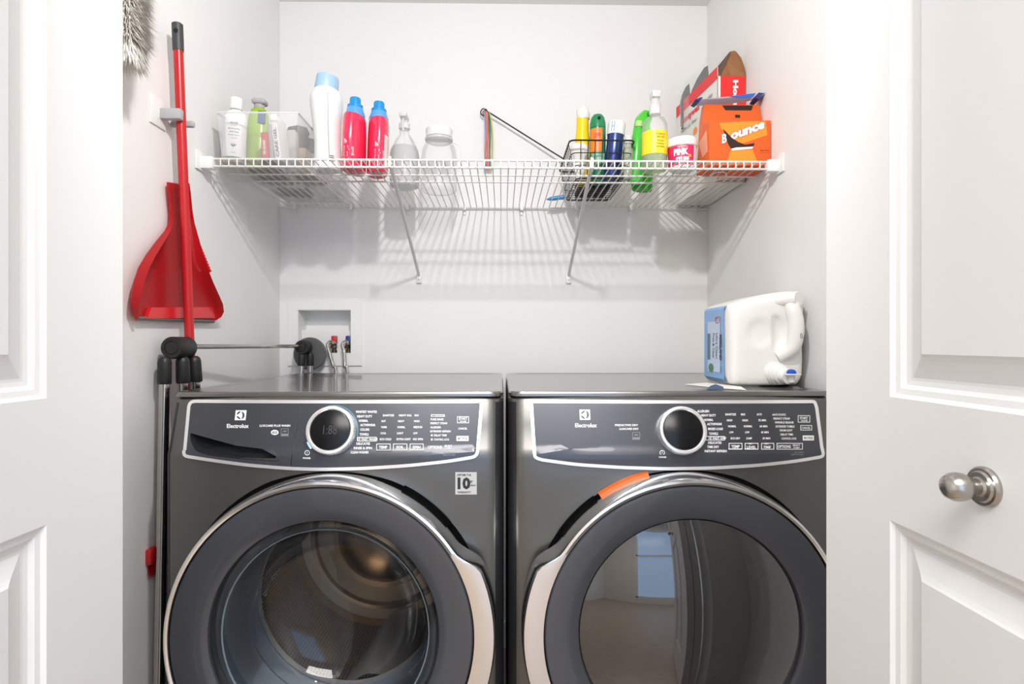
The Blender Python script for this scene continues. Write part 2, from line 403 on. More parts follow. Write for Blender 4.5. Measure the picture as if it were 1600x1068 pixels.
# ================================================================== MACHINES
def fy(u, z):
    """front surface of a machine: bowed in plan, leaning back over the control panel"""
    u = max(-.3429, min(.3429, u)); a = abs(u)
    y = 1.150 + .016 * (u / .343) ** 2
    if a > .313: y += .030 - math.sqrt(max(0, .030 ** 2 - (a - .313) ** 2))
    t = max(0.0, z - .835); y += .30 * t if t > .02 else .30 * t * t / .04 + (0 if t <= 0 else 0) + (0.0)
    return y
YBK = 1.93
def panel_pt(cx, px, py):
    """where the ray of a photograph pixel meets the machine's front; gives (u, z)"""
    D = 1.17
    for _ in range(6):
        q = W(px, py, D); D = fy(q.x - cx, q.z)
    return (q.x - cx, q.z)
def on(cx, off):
    return lambda u, z: Vector((cx + u, fy(u, z) - off, z))
def plate(cx, uz, off0, off1, hole=None, cut=0.02):
    """plate that follows the bowed front between offsets off0 (outer) and off1 (inner)"""
    bm = B()
    loops = [[Vector((a, b, 0)) for a, b in uz]] + ([[Vector((a, b, 0)) for a, b in hole]] if hole else [])
    flat = [v for l in loops for v in l]; vs = [bm.verts.new(v) for v in flat]
    for t in tessellate_polygon(loops):
        try: bm.faces.new([vs[i] for i in t])
        except ValueError: pass
    lo = min(v.x for v in flat); hi = max(v.x for v in flat); x = math.floor(lo / cut) * cut + cut
    while x < hi:
        g = bm.verts[:] + bm.edges[:] + bm.faces[:]
        bmesh.ops.bisect_plane(bm, geom=g, plane_co=(x, 0, 0), plane_no=(1, 0, 0), dist=1e-7); x += cut
    for z in (.835, .845, .855, .865):
        g = bm.verts[:] + bm.edges[:] + bm.faces[:]
        bmesh.ops.bisect_plane(bm, geom=g, plane_co=(0, z, 0), plane_no=(0, 1, 0), dist=1e-7)
    top = bm.faces[:]
    r = bmesh.ops.extrude_face_region(bm, geom=top, use_keep_orig=True)
    ex = {v for v in r['geom'] if isinstance(v, bmesh.types.BMVert)}
    for v in bm.verts:
        u, z = v.co.x, v.co.y
        v.co = Vector((cx + u, fy(u, z) - (off0 if v not in ex else off1), z))
    return bm
def machine(cx, name, label, mirror):
    t = empty(name, label, name.split('_')[0], (cx, 1.45, 0))
    def plan(ins, z):
        L = []
        us = [-.343, -.3425, -.341, -.338, -.333, -.326, -.318, -.308] + [-.29 + .58 * i / 14 for i in range(15)]
        us = us + [.308, .318, .326, .333, .338, .341, .3425, .343]
        for u in us: L.append(Vector((cx + u * (1 - ins / .343), fy(u, z) + ins, z)))
        L += [Vector((cx + .343 - ins, 1.30, z)), Vector((cx + .343 - ins, YBK - .02 - ins, z)), Vector((cx + .323 - ins, YBK - ins, z)), Vector((cx - .323 + ins, YBK - ins, z)), Vector((cx - .343 + ins, YBK - .02 - ins, z)), Vector((cx - .343 + ins, 1.30, z))]
        return L
    rows = [(0, .025), (0, .03), (0, .20), (0, .50), (0, .78), (0, .835), (0, .845), (0, .855), (0, .90), (0, .945), (.0008, .951), (.004, .9555), (.009, .9575)]
    bm = B(); prev = None
    for ins, z in rows:
        ring = [bm.verts.new(p) for p in plan(ins, z)]
        if prev:
            for k in range(len(ring)): bm.faces.new((prev[k], prev[(k + 1) % len(ring)], ring[(k + 1) % len(ring)], ring[k]))
        else: bm.faces.new(ring[::-1])
        prev = ring
    bm.faces.new(prev)
    body = fin('body', bm, M_STEEL, t)
    dc = door_c(cx)
    cav = lathe([(.232, 1.0), (.232, 1.27), (.27, 1.29), (.27, 1.82)], n=64, axis='Y', at=(dc[0] - cx, -1.45, dc[1]))
    pan = box((-.2885, 1.12 - 1.45, .839), (-.11, 1.225 - 1.45, .893))
    # cutters are in the machine's own frame
    boolean(body, [cav] if mirror else [cav, pan])
    if mirror: pan.free()
    bm = B(); bm.from_mesh(body.data)
    for f in bm.faces: f.smooth = True
    for e in bm.edges: e.smooth = not (len(e.link_faces) == 2 and e.calc_face_angle(0) > R(28))
    bm.to_mesh(body.data); bm.free()
    if not body.data.materials: body.data.materials.append(M_STEEL)
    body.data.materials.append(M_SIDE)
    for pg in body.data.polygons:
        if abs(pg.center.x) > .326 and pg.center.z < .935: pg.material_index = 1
    # top lid: rounded slab with a shallow step near the edge
    top = B()
    def ringr(ins, z, rad):
        o = round_poly([(cx - .341 + ins, 1.197 + ins * .6), (cx + .341 - ins, 1.197 + ins * .6), (cx + .341 - ins, YBK - .005 - ins), (cx - .341 + ins, YBK - .005 - ins)], rad, 6)
        return [top.verts.new((a, b, z)) for a, b in o]
    pr = None
    for ins, z, rad in ((0, .957, .03), (0, .963, .03), (.003, .9665, .03), (.010, .9675, .03), (.022, .9670, .04), (.028, .9655, .04), (.034, .9650, .04)):
        rg = ringr(ins, z, rad)
        if pr:
            for k in range(len(rg)): top.faces.new((pr[k], pr[(k + 1) % len(rg)], rg[(k + 1) % len(rg)], rg[k]))
        else: top.faces.new(rg[::-1])
        pr = rg
    top.faces.new(pr)
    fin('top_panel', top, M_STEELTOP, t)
    for sx in (-.28, .28):
        for yy in (1.25, 1.85): fin('foot', lathe([(.02, 0), (.025, .004), (.018, .02), (.012, .035)], at=(cx + sx, yy, 0), n=16), M_BLACK, t)
    # black recess round the door
    fin('door_recess', lathe([(.262, 1.150), (.298, 1.1485), (.307, 1.1520), (.309, 1.157), (.307, 1.172)], n=96, axis='Y', at=(dc[0], 0, dc[1]), cap=False), M_GAP, t)
    return t
def door_c(cx):
    return (DCX[0] if cx < 0 else DCX[1], DCZ)
q1 = W(504, 996, 1.095); q2 = W(1083, 996, 1.095)
DCX = (q1.x, q2.x); DCZ = q1.z
CXW, CXD = -.339, .356

def ring_r(mirror):
    s = -1 if mirror else 1
    def f(a, r):
        if r < .288: return r
        ang = math.degrees(math.atan2(math.sin(a), s * math.cos(a)))     # 0 = handle side
        k = 0
        if -26 <= ang <= 22: k = 1
        elif 22 < ang < 33: k = (33 - ang) / 11
        elif -40 < ang < -26: k = (ang + 40) / 14
        k = k * k * (3 - 2 * k)
        g = max(0, math.cos(math.radians(ang) * .5)) * .004
        return r + (k * .026 + g) * min(1, (r - .286) / .006)
    return f
def door(t, cx, mirror):
    dx, dz = door_c(cx); at = (dx, 0, dz)
    d = fin('door', lathe([(.2845, 1.100), (.2845, 1.092), (.282, 1.0885), (.276, 1.0880), (.245, 1.0925), (.228, 1.0975), (.2195, 1.102), (.2165, 1.108), (.2165, 1.128), (.2845, 1.128)], n=128, axis='Y', at=at, cap=False), M_RING, t, label='dark grey door bezel')
    fin('chrome_ring', lathe([(.2850, 1.128), (.2855, 1.095), (.2870, 1.0880), (.2900, 1.0855), (.2935, 1.0868), (.2958, 1.0930), (.2972, 1.105), (.2980, 1.122), (.2980, 1.142), (.287, 1.146)], n=160, axis='Y', at=at, cap=False, rfun=ring_r(mirror)), M_CHROME, d, label='polished chrome door ring, wider at the pull')
    return d, at
# ---------------------------------------------------------------- washer
washer = machine(CXW, 'washing_machine', 'dark grey front-loading washing machine with see-through door, left of the two', False)
washer['category'] = 'washing machine'
dW, at = door(washer, CXW, False)
fin('glass', lathe([(.2165, 1.107), (.213, 1.103), (.207, 1.104), (.200, 1.112), (.192, 1.135), (.184, 1.170), (.172, 1.205), (.150, 1.232), (.11, 1.25), (.05, 1.258), (0, 1.26)], n=96, axis='Y', at=at, cap=False), M_GLASS, dW)
fin('glass_rim', tube([(at[0] + .199 * math.cos(a * PI / 48), 1.116, at[2] + .199 * math.sin(a * PI / 48)) for a in range(96)], .0022, 8, closed=True), mat('pale_rim_streak', (112, 124, 132), .35), dW)  # pale ring put in for the light streak on the glass rim
fin('inner_bezel', lathe([(.2165, 1.112), (.226, 1.13), (.226, 1.20), (.2165, 1.235)], n=96, axis='Y', at=at, cap=False), mat('pale_blue_grey_plastic', (112, 126, 138), 0.3), dW)
fin('gasket', lathe([(.231, 1.175), (.222, 1.19), (.212, 1.20), (.2, 1.225), (.214, 1.25), (.198, 1.275), (.212, 1.30), (.25, 1.31)], n=96, axis='Y', at=at, cap=False), M_RUBBER, washer)
drm = fin('drum', lathe([(.205, 1.30), (.212, 1.305), (.250, 1.335),  (.252, 1.60), (.245, 1.64)], n=96, axis='Y', at=at, cap=False), M_DRUM, washer)
fin('drum_back', lathe([(.245, 1.64), (.235, 1.66), (.21, 1.665), (.205, 1.655), (.195, 1.655), (.19, 1.668), (.15, 1.672), (.145, 1.66), (.13, 1.66), (.12, 1.64), (.10, 1.625), (.05, 1.615), (0, 1.612)], n=96, axis='Y', at=at, cap=False), mat('brushed_drum_back', (176, 156, 130), .32, 1.0, var=.12, vscale=20), washer)
fin('drum_lip', lathe([(.198, 1.296), (.201, 1.290), (.207, 1.292), (.208, 1.302)], n=96, axis='Y', at=at, cap=False), M_TRIM, drm)
for k, a in enumerate((158, 278, 38)):
    bm = B(); rows = []
    for j in range(9):
        v = j / 8; y = 1.34 + .33 * v; hh = .075 * math.sin(PI * min(1, .12 + v * .80)) ** .6; row = []
        for i in range(9):
            s = i / 8 - .5; rr = .251 - hh * max(0, 1 - (2 * abs(s)) ** 1.7) ; aa = R(a + s * 34 + 8 * v)
            row.append(bm.verts.new((dx_ := at[0] + rr * math.cos(aa), y, at[2] + rr * math.sin(aa))))
        rows.append(row)
    for j in range(8):
        for i in range(8): bm.faces.new((rows[j][i], rows[j][i + 1], rows[j + 1][i + 1], rows[j + 1][i]))
    fin('vane', bm, M_VANE, drm)
# panel outlines in photograph pixels, carried to the bowed front
def outl(cx, pts): return [panel_pt(cx, *p) for p in pts]
def corner(pts, r): return round_poly(pts, r, 5)
wp_o = corner([(296, 623.5), (754, 623.5), (755, 632), (748, 714), (705, 721.5), (640, 728.5), (570, 733), (500, 734.5), (452, 733), (390, 728), (340, 721.5), (286, 713)], [12, 9, 3, 11, 20, 20, 20, 20, 20, 20, 20, 10])
def inset_px(pts, d):
    cx_ = sum(p[0] for p in pts) / len(pts); n = len(pts); out = []
    for i in range(n):
        a = Vector(pts[i - 1]); b = Vector(pts[(i + 1) % n]); t = (b - a)
        if t.length < 1e-6: out.append(pts[i]); continue
        t.normalize(); nrm = Vector((-t.y, t.x))       # clockwise on screen (y down) -> inside
        q = Vector(pts[i]) + nrm * d; out.append((q.x, q.y))
    return out
wp_i = inset_px(wp_o, 5.0)
fin('panel_trim', plate(CXW, outl(CXW, wp_o), .0058, -.001, hole=outl(CXW, wp_i)), M_TRIM, washer, label='bright silver frame of the control panel')
def split_px(pts, side, gap):
    """clip an outline at the slanted seam between drawer and panel"""
    a = Vector((473.5, 620)); b = Vector((454.5, 738)); nrm = Vector((b.y - a.y, -(b.x - a.x))).normalized()   # points right
    sg = 1 if side == 'R' else -1; out = []; n = len(pts)
    f = lambda p: sg * ((Vector(p) - a).dot(nrm)) - gap
    for i in range(n):
        p, q = pts[i], pts[(i + 1) % n]; fp, fq = f(p), f(q)
        if fp >= 0: out.append(p)
        if (fp >= 0) != (fq >= 0):
            k = fp / (fp - fq); out.append((p[0] + (q[0] - p[0]) * k, p[1] + (q[1] - p[1]) * k))
    return out
rec_px = corner([(299, 675.5), (332, 676.5), (375, 682), (418, 689.5), (425, 696), (439, 716), (436, 719.5), (385, 717), (330, 711), (308, 704), (300, 690)], [3, 8, 10, 6, 5, 3, 3, 10, 12, 10, 8])
rec = outl(CXW, rec_px)
drw = fin('dispenser_drawer', plate(CXW, outl(CXW, split_px(wp_i, 'L', .8)), .0050, -.004, hole=rec), M_PANEL, washer)
fin('control_panel', plate(CXW, outl(CXW, split_px(wp_i, 'R', .8)), .0050, -.004), M_PANEL, washer)
# scooped pull in the drawer
bm = B(); cxr = sum(p[0] for p in rec) / len(rec); czr = sum(p[1] for p in rec) / len(rec); prev = None
for s, dep, dzz in ((1.0, -.0048, 0), (.985, .000, 0), (.95, .010, -.0005), (.86, .018, -.001), (.6, .022, 0), (.0, .023, .001)):
    ring = [bm.verts.new((CXW + cxr + (p[0] - cxr) * s, fy(cxr + (p[0] - cxr) * s, p[1]) + dep, czr + (p[1] - czr) * s + dzz)) for p in rec]
    if prev:
        for k in range(len(ring)): bm.faces.new((prev[k], prev[(k + 1) % len(ring)], ring[(k + 1) % len(ring)], ring[k]))
    prev = ring
fin('drawer_pull', bm, mat('dark_scoop', (40, 41, 44), .6, spec=.12), drw, label='scooped hand recess of the drawer')
# overhanging lip of the pull
lp = [(299, 675.5), (332, 676.5), (375, 682), (418, 689.5), (425, 696), (437, 713), (410, 700), (370, 695), (330, 684)]
fin('pull_lip', plate(CXW, outl(CXW, lp), .0046, .0), M_PANEL, drw)

def dial(t, cx, px, py, on_=True):
    u, z = panel_pt(cx, px, py); y0 = fy(u, z); c = (cx + u, y0, z)
    tilt = Matrix.Translation(c) @ Matrix.Rotation(-.285, 4, 'X') @ Matrix.Translation(-Vector(c))
    def tl(b): bmesh.ops.transform(b, matrix=tilt, verts=b.verts); return b
    k = fin('dial', tl(lathe([(.0485, -.004), (.0485, -.012), (.0480, -.021), (.0465, -.0245), (.0425, -.0250), (.0405, -.0235), (.0395, -.0215)], n=72, axis='Y', at=c, cap=False)), M_TRIM, t, label='round silver cycle dial')
    fin('display', tl(lathe([(.0395, -.0220), (.038, -.0228), (0, -.0230)], n=64, axis='Y', at=c, cap=False)), M_BLACKG, k)
    bm = B()
    fn = lambda a, b: tilt @ Vector((c[0] + a, y0 - .0234, c[2] + b))
    if on_:
        add_text(bm, '1:88', -.013, -.009, .014, .009, fn, 0.0)
        fin('digits', bm, mat('faint_digits', (52, 54, 58), 0.5), k, smooth=False)
    return c, tilt, k
cw, tlw, dialw = dial(washer, CXW, 520.5, 673.5)
cdr, tld, diald = None, None, None
def arc(t, c, tilt, r, a0, a1, wd, m, name, label=None, par=None):
    bm = lathe([(r, -.0066), (r + wd, -.0066)], n=24, axis='Y', at=c, a0=R(a0), a1=R(a1), cap=False)
    bmesh.ops.transform(bm, matrix=tilt, verts=bm.verts)
    return fin(name, bm, m, par or t, label=label)
M_BLUE = mat('blue_indicator', (150, 195, 255), .4, emit=1.4)
M_CYAN = mat('cyan_indicator', (70, 120, 140), .4, emit=.5)
arc(washer, cw, tlw, .0505, 205, 222, .003, M_BLUE, 'indicator_light', 'lit pale blue arc beside the dial')
arc(washer, cw, tlw, .0505, -12, 110, .0016, M_CYAN, 'indicator_light', 'thin cyan arc round the dial')

def lettering(t, cx, items, boxes, filled, mname='lettering', m=None, off=.0056):
    bm = B()
    def fn(px, py):
        u, z = panel_pt(cx, px, py); return Vector((cx + u, fy(u, z) - off, z))
    for s, x, y, wd, h in items:
        add_text(bm, s, x, y + h / 2, x + wd, y - h / 2, fn, .025)
    for x0, y0, x1, y1 in boxes: fin('button_outline', add_frame(B(), x0, y0, x1, y1, .9, fn), m or M_PRINT, t, smooth=False)
    for x0, y0, x1, y1 in filled: fin('button_patch', add_rect(B(), x0, y0, x1, y1, fn, 4, 1), m or M_PRINT, t, smooth=False)
    return fin(mname, bm, m or M_PRINT, t, smooth=False, kind='stuff')
ch = 2.95
def col(words, xs, ys, h=3.6, k=ch): return [(w_, x, y, len(w_) * k, h) for w_, x, y in zip(words, xs, ys)]
it = col(['WHITEST WHITES', 'HEAVY DUTY', 'NORMAL', 'ACTIVEWEAR', 'COLORS', 'TOWELS', "15' FAST WASH", 'DELICATES', 'RINSE & SPIN', 'CLEAN WASHER'],
         [557, 559, 562, 564, 564, 563, 560, 558, 554, 549], [642.5, 649.5, 656.3, 663, 670, 677.5, 685, 692, 698.8, 705.5], 3.8, 2.35)
ys = [648, 657, 666.3, 675.7, 685]
it += col(['SANITIZE', 'HOT', 'WARM', 'COOL', 'ECO COLD'], [599, 597, 596.3, 595.5, 594.6], ys, 3.3, 2.2)
it += col(['HEAVY SOIL', 'HEAVY', 'NORMAL', 'LIGHT', 'EXTRA LIGHT'], [624, 622.5, 621.8, 621, 620.5], ys, 3.3, 2.0)
it += col(['MAX', 'HIGH', 'MEDIUM', 'LOW', 'NO SPIN'], [648.5, 647.5, 647, 646.5, 646], ys, 3.3, 2.2)
it += [('TEMP', 593, 697.5, 13, 4.6), ('SOIL', 620, 697.5, 11.5, 4.6), ('SPIN', 645.5, 697.5, 12, 4.6), ('OPTIONS', 669, 697.5, 22, 4.6)]
it += col(['PURE RINSE', 'PERFECT STEAM', 'ALLERGEN', 'EXTENDED REFRESH', 'DELAY TIME', 'CONTROL LOCK'], [673.5, 673, 673, 672.7, 678.5, 678.5], [654.3, 660.3, 666.5, 672.8, 679, 685.5], 3.2, 2.0)
it += [('SELECT', 695, 695.7, 12, 3.4), ('TO RESET', 695.5, 699.3, 10, 2), ('START', 717, 653, 13.5, 4.2), ('PAUSE', 719, 657.3, 10, 2.4), ('CANCEL', 716.5, 668.5, 14, 3.2), ('POWER', 475, 714.5, 12, 2.8)]
it += [('Electrolux', 356.5, 664.5, 34, 6.5), ('LUXCARE PLUS WASH', 407.5, 664, 47.5, 3.4), ('o', 673.5, 679, 3.4, 3.6), ('o', 673.5, 685.5, 3.4, 3.6)]
lettering(washer, CXW, it, [(589, 692, 611, 702.5), (615, 692, 637, 702.5), (641, 692, 662.5, 702.5), (559, 681.5, 589.5, 688.3), (714.5, 649.5, 733, 660)], [(674, 646.5, 695.5, 650.3), (713.5, 680, 732.5, 687.8)])
lettering(washer, CXW, [('SMART BOOST', 675, 648.4, 19, 2.4), ('MY CYCLE', 716, 684, 14, 3.4)], [], [], 'button_lettering', M_INK, .0062)
lettering(washer, CXW, [('WI-FI CONNECT', 694, 706, 18, 2.6), ('REMOTE START', 693, 709.5, 19, 2.6)], [], [], 'faint_lettering', M_PRINTD)
def logo(t, cx, x0, y0, x1, y1, sl=0.0):
    """white square with a round emblem of three dark leaves"""
    def fnp(off):
        def fn(px, py):
            u, z = panel_pt(cx, px, py); return Vector((cx + u, fy(u, z) - off, z))
        return fn
    bm = B(); f = fnp(.0058); bm.faces.new([bm.verts.new(f(*q)) for q in ((x0 + sl, y0), (x1 + sl, y0), (x1 - sl, y1), (x0 - sl, y1))])
    lg = fin('emblem', bm, M_PRINT, t, smooth=False)
    bm = B(); f = fnp(.0062); mx_, my_ = (x0 + x1) / 2, (y0 + y1) / 2; rr = (y1 - y0) * .40
    def sector(pts): bm.faces.new([bm.verts.new(f(mx_ + a * rr, my_ + b * rr)) for a, b in pts])
    sector([(.22, -.93)] + [(math.cos(R(a)), math.sin(R(a))) for a in range(-70, 71, 14)] + [(.22, .93), (.42, .5), (.5, 0), (.42, -.5)])
    sector([(.05, -.98)] + [(math.cos(R(a)), math.sin(R(a))) for a in range(-100, -176, -12)] + [(-.5, -.35), (-.1, -.7)])
    sector([(.05, .98)] + [(math.cos(R(a)), math.sin(R(a))) for a in range(100, 176, 12)] + [(-.5, .35), (-.1, .7)])
    fin('emblem_leaves', bm, M_PANEL, lg, smooth=False)
logo(washer, CXW, 369.5, 640, 386.5, 655.5, .9)
def powerico(t, cx, px, py):
    bm = B()
    u, z = panel_pt(cx, px, py)
    for k in range(20):
        a0, a1 = 2 * PI * k / 20, 2 * PI * (k + 1) / 20
        bm.faces.new([bm.verts.new((cx + u + r_ * math.cos(a), fy(u, z) - .0056, z + r_ * math.sin(a))) for r_, a in ((.0040, a0), (.0052, a0), (.0052, a1), (.0040, a1))])
    add_rect(bm, u - .0004, z - .002, u + .0004, z + .003, on(cx, .0056))
    fin('power_symbol', bm, M_PRINT, t, smooth=False)
powerico(washer, CXW, 481.5, 706)
def eco_badges(t, cx, x, y, ell):
    def fn(px, py):
        u, z = panel_pt(cx, px, py); return Vector((cx + u, fy(u, z) - .0056, z))
    bm = add_frame(B(), x, y, x + 12, y + 12, .7, fn); add_rect(bm, x + 1, y + 8, x + 11, y + 11, fn)
    bm.faces.new([bm.verts.new(fn(*q)) for q in ((x + 2, y + 6), (x + 5, y + 3), (x + 8, y + 4), (x + 10.5, y + 2), (x + 8, y + 5.6), (x + 5, y + 5))])
    fin('energy_badge', bm, M_PRINTD, t, smooth=False, kind='stuff')
    if ell:
        bm = B(); bm.faces.new([bm.verts.new(fn(431 + 6 * math.cos(a * PI / 10), 674.5 + 4 * math.sin(a * PI / 10))) for a in range(20)])
        bd = fin('oval_badge', bm, M_PRINT, t, smooth=False)
        bm = B(); f_ = lambda px, py: fn(px, py) - Vector((0, .0005, 0)); add_text(bm, 'eco', 427, 676.5, 435, 672.5, f_)
        fin('oval_print', bm, M_INK, bd, smooth=False)
eco_badges(washer, CXW, 440.5, 668.5, True)
# warranty sticker
bm = B(); f = lambda px, py: (lambda q: Vector((CXW + q[0], fy(*q) - .0008, q[1])))(panel_pt(CXW, px, py))
add_rect(bm, 711.5, 737, 745, 772, f, 3, 1); st = fin('sticker', bm, mat('silver_sticker', (205, 203, 198), .35, .4), washer, smooth=False, label='square silver warranty sticker')
bm = B(); f2 = lambda px, py: (lambda q: Vector((CXW + q[0], fy(*q) - .0014, q[1])))(panel_pt(CXW, px, py))
add_text(bm, '10', 715, 764, 735, 745, f2, .05); add_text(bm, 'LIFETIME TUB', 714, 743, 736, 740, f2); add_text(bm, 'year', 730, 755, 739, 750, f2); add_text(bm, 'product', 730, 760, 743, 755.5, f2); add_text(bm, 'WARRANTY', 715, 770, 736, 766.8, f2)
fin('sticker_print', bm, M_INK, st, smooth=False)
# dark ribbed rubber bead over the door
fin('hinge_cover', lathe([(.300, 1.150), (.3005, 1.142), (.307, 1.143), (.310, 1.154)], n=24, axis='Y', at=at, a0=R(40), a1=R(62), cap=False), M_GAP, washer)

# ---------------------------------------------------------------- dryer
dryer = machine(CXD, 'dryer', 'dark grey dryer with mirror-like door glass, white jug on top, right of the washer', True)
dD, atd = door(dryer, CXD, True)
fin('glass', lathe([(.2165, 1.110)] + [(.2155 * k / 24, 1.064 + .56 - math.sqrt(.56 ** 2 - (.2155 * k / 24) ** 2)) for k in range(24, -1, -1)], n=128, axis='Y', at=atd, cap=False), M_GLASSD, dD)
fin('inner_bezel', lathe([(.2165, 1.112), (.226, 1.13), (.226, 1.22), (.20, 1.25)], n=96, axis='Y', at=atd, cap=False), M_BLACK, dD)
drd = fin('drum', lathe([(.205, 1.30), (.250, 1.33), (.252, 1.70), (.20, 1.72), (0, 1.72)], n=96, axis='Y', at=atd, cap=False), mat('dryer_drum_steel', (150, 148, 145), .35, .9), dryer)
for a in (100, 220, -20):
    bm = B(); a_ = R(a)
    add_prism(bm, [(-.03, 0), (-.008, .06), (.008, .06), (.03, 0)], lambda s, h: Vector((atd[0] + (.25 - h) * math.cos(a_) - s * math.sin(a_), 1.36, atd[2] + (.25 - h) * math.sin(a_) + s * math.cos(a_))), lambda s, h: Vector((atd[0] + (.25 - h) * math.cos(a_) - s * math.sin(a_), 1.69, atd[2] + (.25 - h) * math.sin(a_) + s * math.cos(a_))))
    fin('vane', bm, M_VANE, drd)
dp_o = corner([(827, 623.5), (1272, 624), (1276, 634), (1287.5, 714), (1240, 722), (1180, 728.5), (1110, 732.5), (1040, 733.5), (970, 731.5), (900, 727), (845, 719.5), (833, 715)], [7, 9, 5, 9, 20, 20, 20, 20, 20, 20, 10, 6])
dp_i = inset_px(dp_o, 5.0)
fin('panel_trim', plate(CXD, outl(CXD, dp_o), .0058, -.001, hole=outl(CXD, dp_i)), M_TRIM, dryer, label='bright silver frame of the control panel')
fin('control_panel', plate(CXD, outl(CXD, dp_i), .0050, -.004), M_PANEL, dryer)
dial(dryer, CXD, 1062.5, 673.5, False)
it = col(['ALLERGEN', 'HEAVY DUTY', 'NORMAL', 'ACTIVEWEAR', 'MIXED LOAD', 'TOWELS', "15' FAST DRY", 'DELICATES', 'TIME DRY', 'INSTANT REFRESH'],
         [1088, 1094, 1099, 1103.5, 1105, 1106.5, 1106, 1105, 1103.5, 1099.5], [641.5, 648, 655, 661.5, 669, 676.5, 683.5, 690.5, 697, 703.5], 3.8, 2.3)
ysd = [646.5, 655.7, 665, 674.3, 683.7]
it += col(['SANITIZE', 'HIGH', 'NORMAL', 'LOW', 'ECO DRY'], [1131.5, 1134, 1136, 1138, 1140], ysd, 3.3, 2.1)
it += col(['MAX', 'HIGH', 'NORMAL', 'LOW', 'DAMP'], [1156, 1158, 1160.5, 1162.5, 1164.5], ysd, 3.3, 2.2)
it += col(['AUTO', '75 MIN', '60 MIN', '45 MIN', '30 MIN'], [1180.5, 1183, 1185, 1187, 1189.5], ysd, 3.3, 2.0)
it += col(['ANTI STATIC', 'PERFECT STEAM', 'WRINKLE RELEASE', 'EXTENDED TUMBLE', 'DRUM LIGHT', 'DELAY TIME', 'CONTROL LOCK'], [1204.5, 1206.5, 1208.5, 1210, 1216.5, 1217.5, 1219], [647, 653, 659, 665.3, 671.3, 677.7, 684], 3.2, 1.95)
it += [('TEMP', 1141, 696.5, 13, 4.6), ('LEVEL', 1165, 697.5, 14.5, 4.2), ('DRY', 1168, 692, 6.5, 2.5), ('TIME', 1191, 697.5, 11.5, 4.2), ('DRY', 1193, 692, 6.5, 2.5), ('OPTIONS', 1213, 696.5, 20.5, 4.4), ('SELECT', 1236.5, 694.5, 11.5, 3), ('TO RESET', 1237.5, 698.3, 10, 2.2)]
it += [('START', 1247.5, 652.3, 12.5, 4), ('PAUSE', 1250, 656.3, 9.5, 2.4), ('CANCEL', 1250.5, 667.5, 13.5, 3), ('POWER', 1028.5, 713, 11.5, 2.4), ('Electrolux', 898, 663.5, 34, 6.5), ('PREDICTIVE DRY', 960, 663.2, 36, 3.2), ('LUXCARE DRY', 967, 669, 30, 3.2)]
lettering(dryer, CXD, it, [(1137, 691, 1158, 701), (1162, 691, 1183, 701), (1187.5, 691, 1207.5, 701), (1211.5, 691, 1252, 701), (1101, 680.3, 1131, 686.8), (1244.5, 648, 1263.5, 659), (1248.5, 663.3, 1266.5, 671.3)], [(1252, 679.2, 1269.5, 687)])
lettering(dryer, CXD, [('MY CYCLE', 1254, 683, 13.5, 3.2)], [], [], 'button_lettering', M_INK, .0062)
lettering(dryer, CXD, [('WI-FI CONNECT', 1239, 705.5, 15, 2.4), ('REMOTE START', 1234, 709, 20, 2.2)], [], [], 'faint_lettering', M_PRINTD)
logo(dryer, CXD, 905, 639, 921.5, 655, -.3)
powerico(dryer, CXD, 1033.5, 706)
eco_badges(dryer, CXD, 987, 674, False)
fin('label_strip', lathe([(.3000, 1.147), (.3010, 1.140), (.3070, 1.1415), (.3105, 1.152)], n=24, axis='Y', at=atd, a0=R(104), a1=R(124), cap=False), mat('orange_label', (196, 98, 38), .4, var=.1, vscale=60), dryer, label='orange strip label over the door ring')
fin('hinge_cover', lathe([(.300, 1.150), (.3005, 1.142), (.307, 1.143), (.310, 1.154)], n=24, axis='Y', at=atd, a0=R(126), a1=R(145), cap=False), M_GAP, dryer)

# ================================================================== WIRE SHELF
SZ = 1.5445                  # top of the deck wires
YF = 1.495
sh = empty('wire_shelf', 'white coated wire shelf across the closet, held by two slanted braces', 'shelf', (0, YB, SZ))
xs0, xs1 = XL + .028, XR - .028
fin('front_rod', tube([(xs0, YF, SZ - .004), (xs1, YF, SZ - .004)], .0030), M_WIRE, sh)
fin('lip_rod', tube([(xs0, YF - .002, SZ - .0235), (xs1, YF - .002, SZ - .0235)], .0030), M_WIRE, sh)
for yy in (1.62, 1.688): fin('support_rod', tube([(XL + .004, yy, SZ - .0068), (XR - .004, yy, SZ - .0068)], .0026), M_WIRE, sh)
fin('back_rod', tube([(XL + .004, YB - .012, SZ - .0068), (XR - .004, YB - .012, SZ - .0068)], .003), M_WIRE, sh)
n = 69; xw0, xw1 = XL + .032, XR - .032
wmesh = None
for i in range(n):
    x = xw0 + (xw1 - xw0) * i / (n - 1)
    if wmesh is None:
        o = fin('cross_wire', tube([(x, YB - .009, SZ - .0018), (x, YF + .006, SZ - .0018), (x, YF - .0035, SZ - .004), (x, YF - .0055, SZ - .009), (x, YF - .0055, SZ - .024)], .0018, 5), M_WIRE, sh); wmesh = o; x_0 = x
    else:
        o = wmesh.copy(); COL.objects.link(o); o.parent = sh; o.location = (x - x_0, 0, 0)
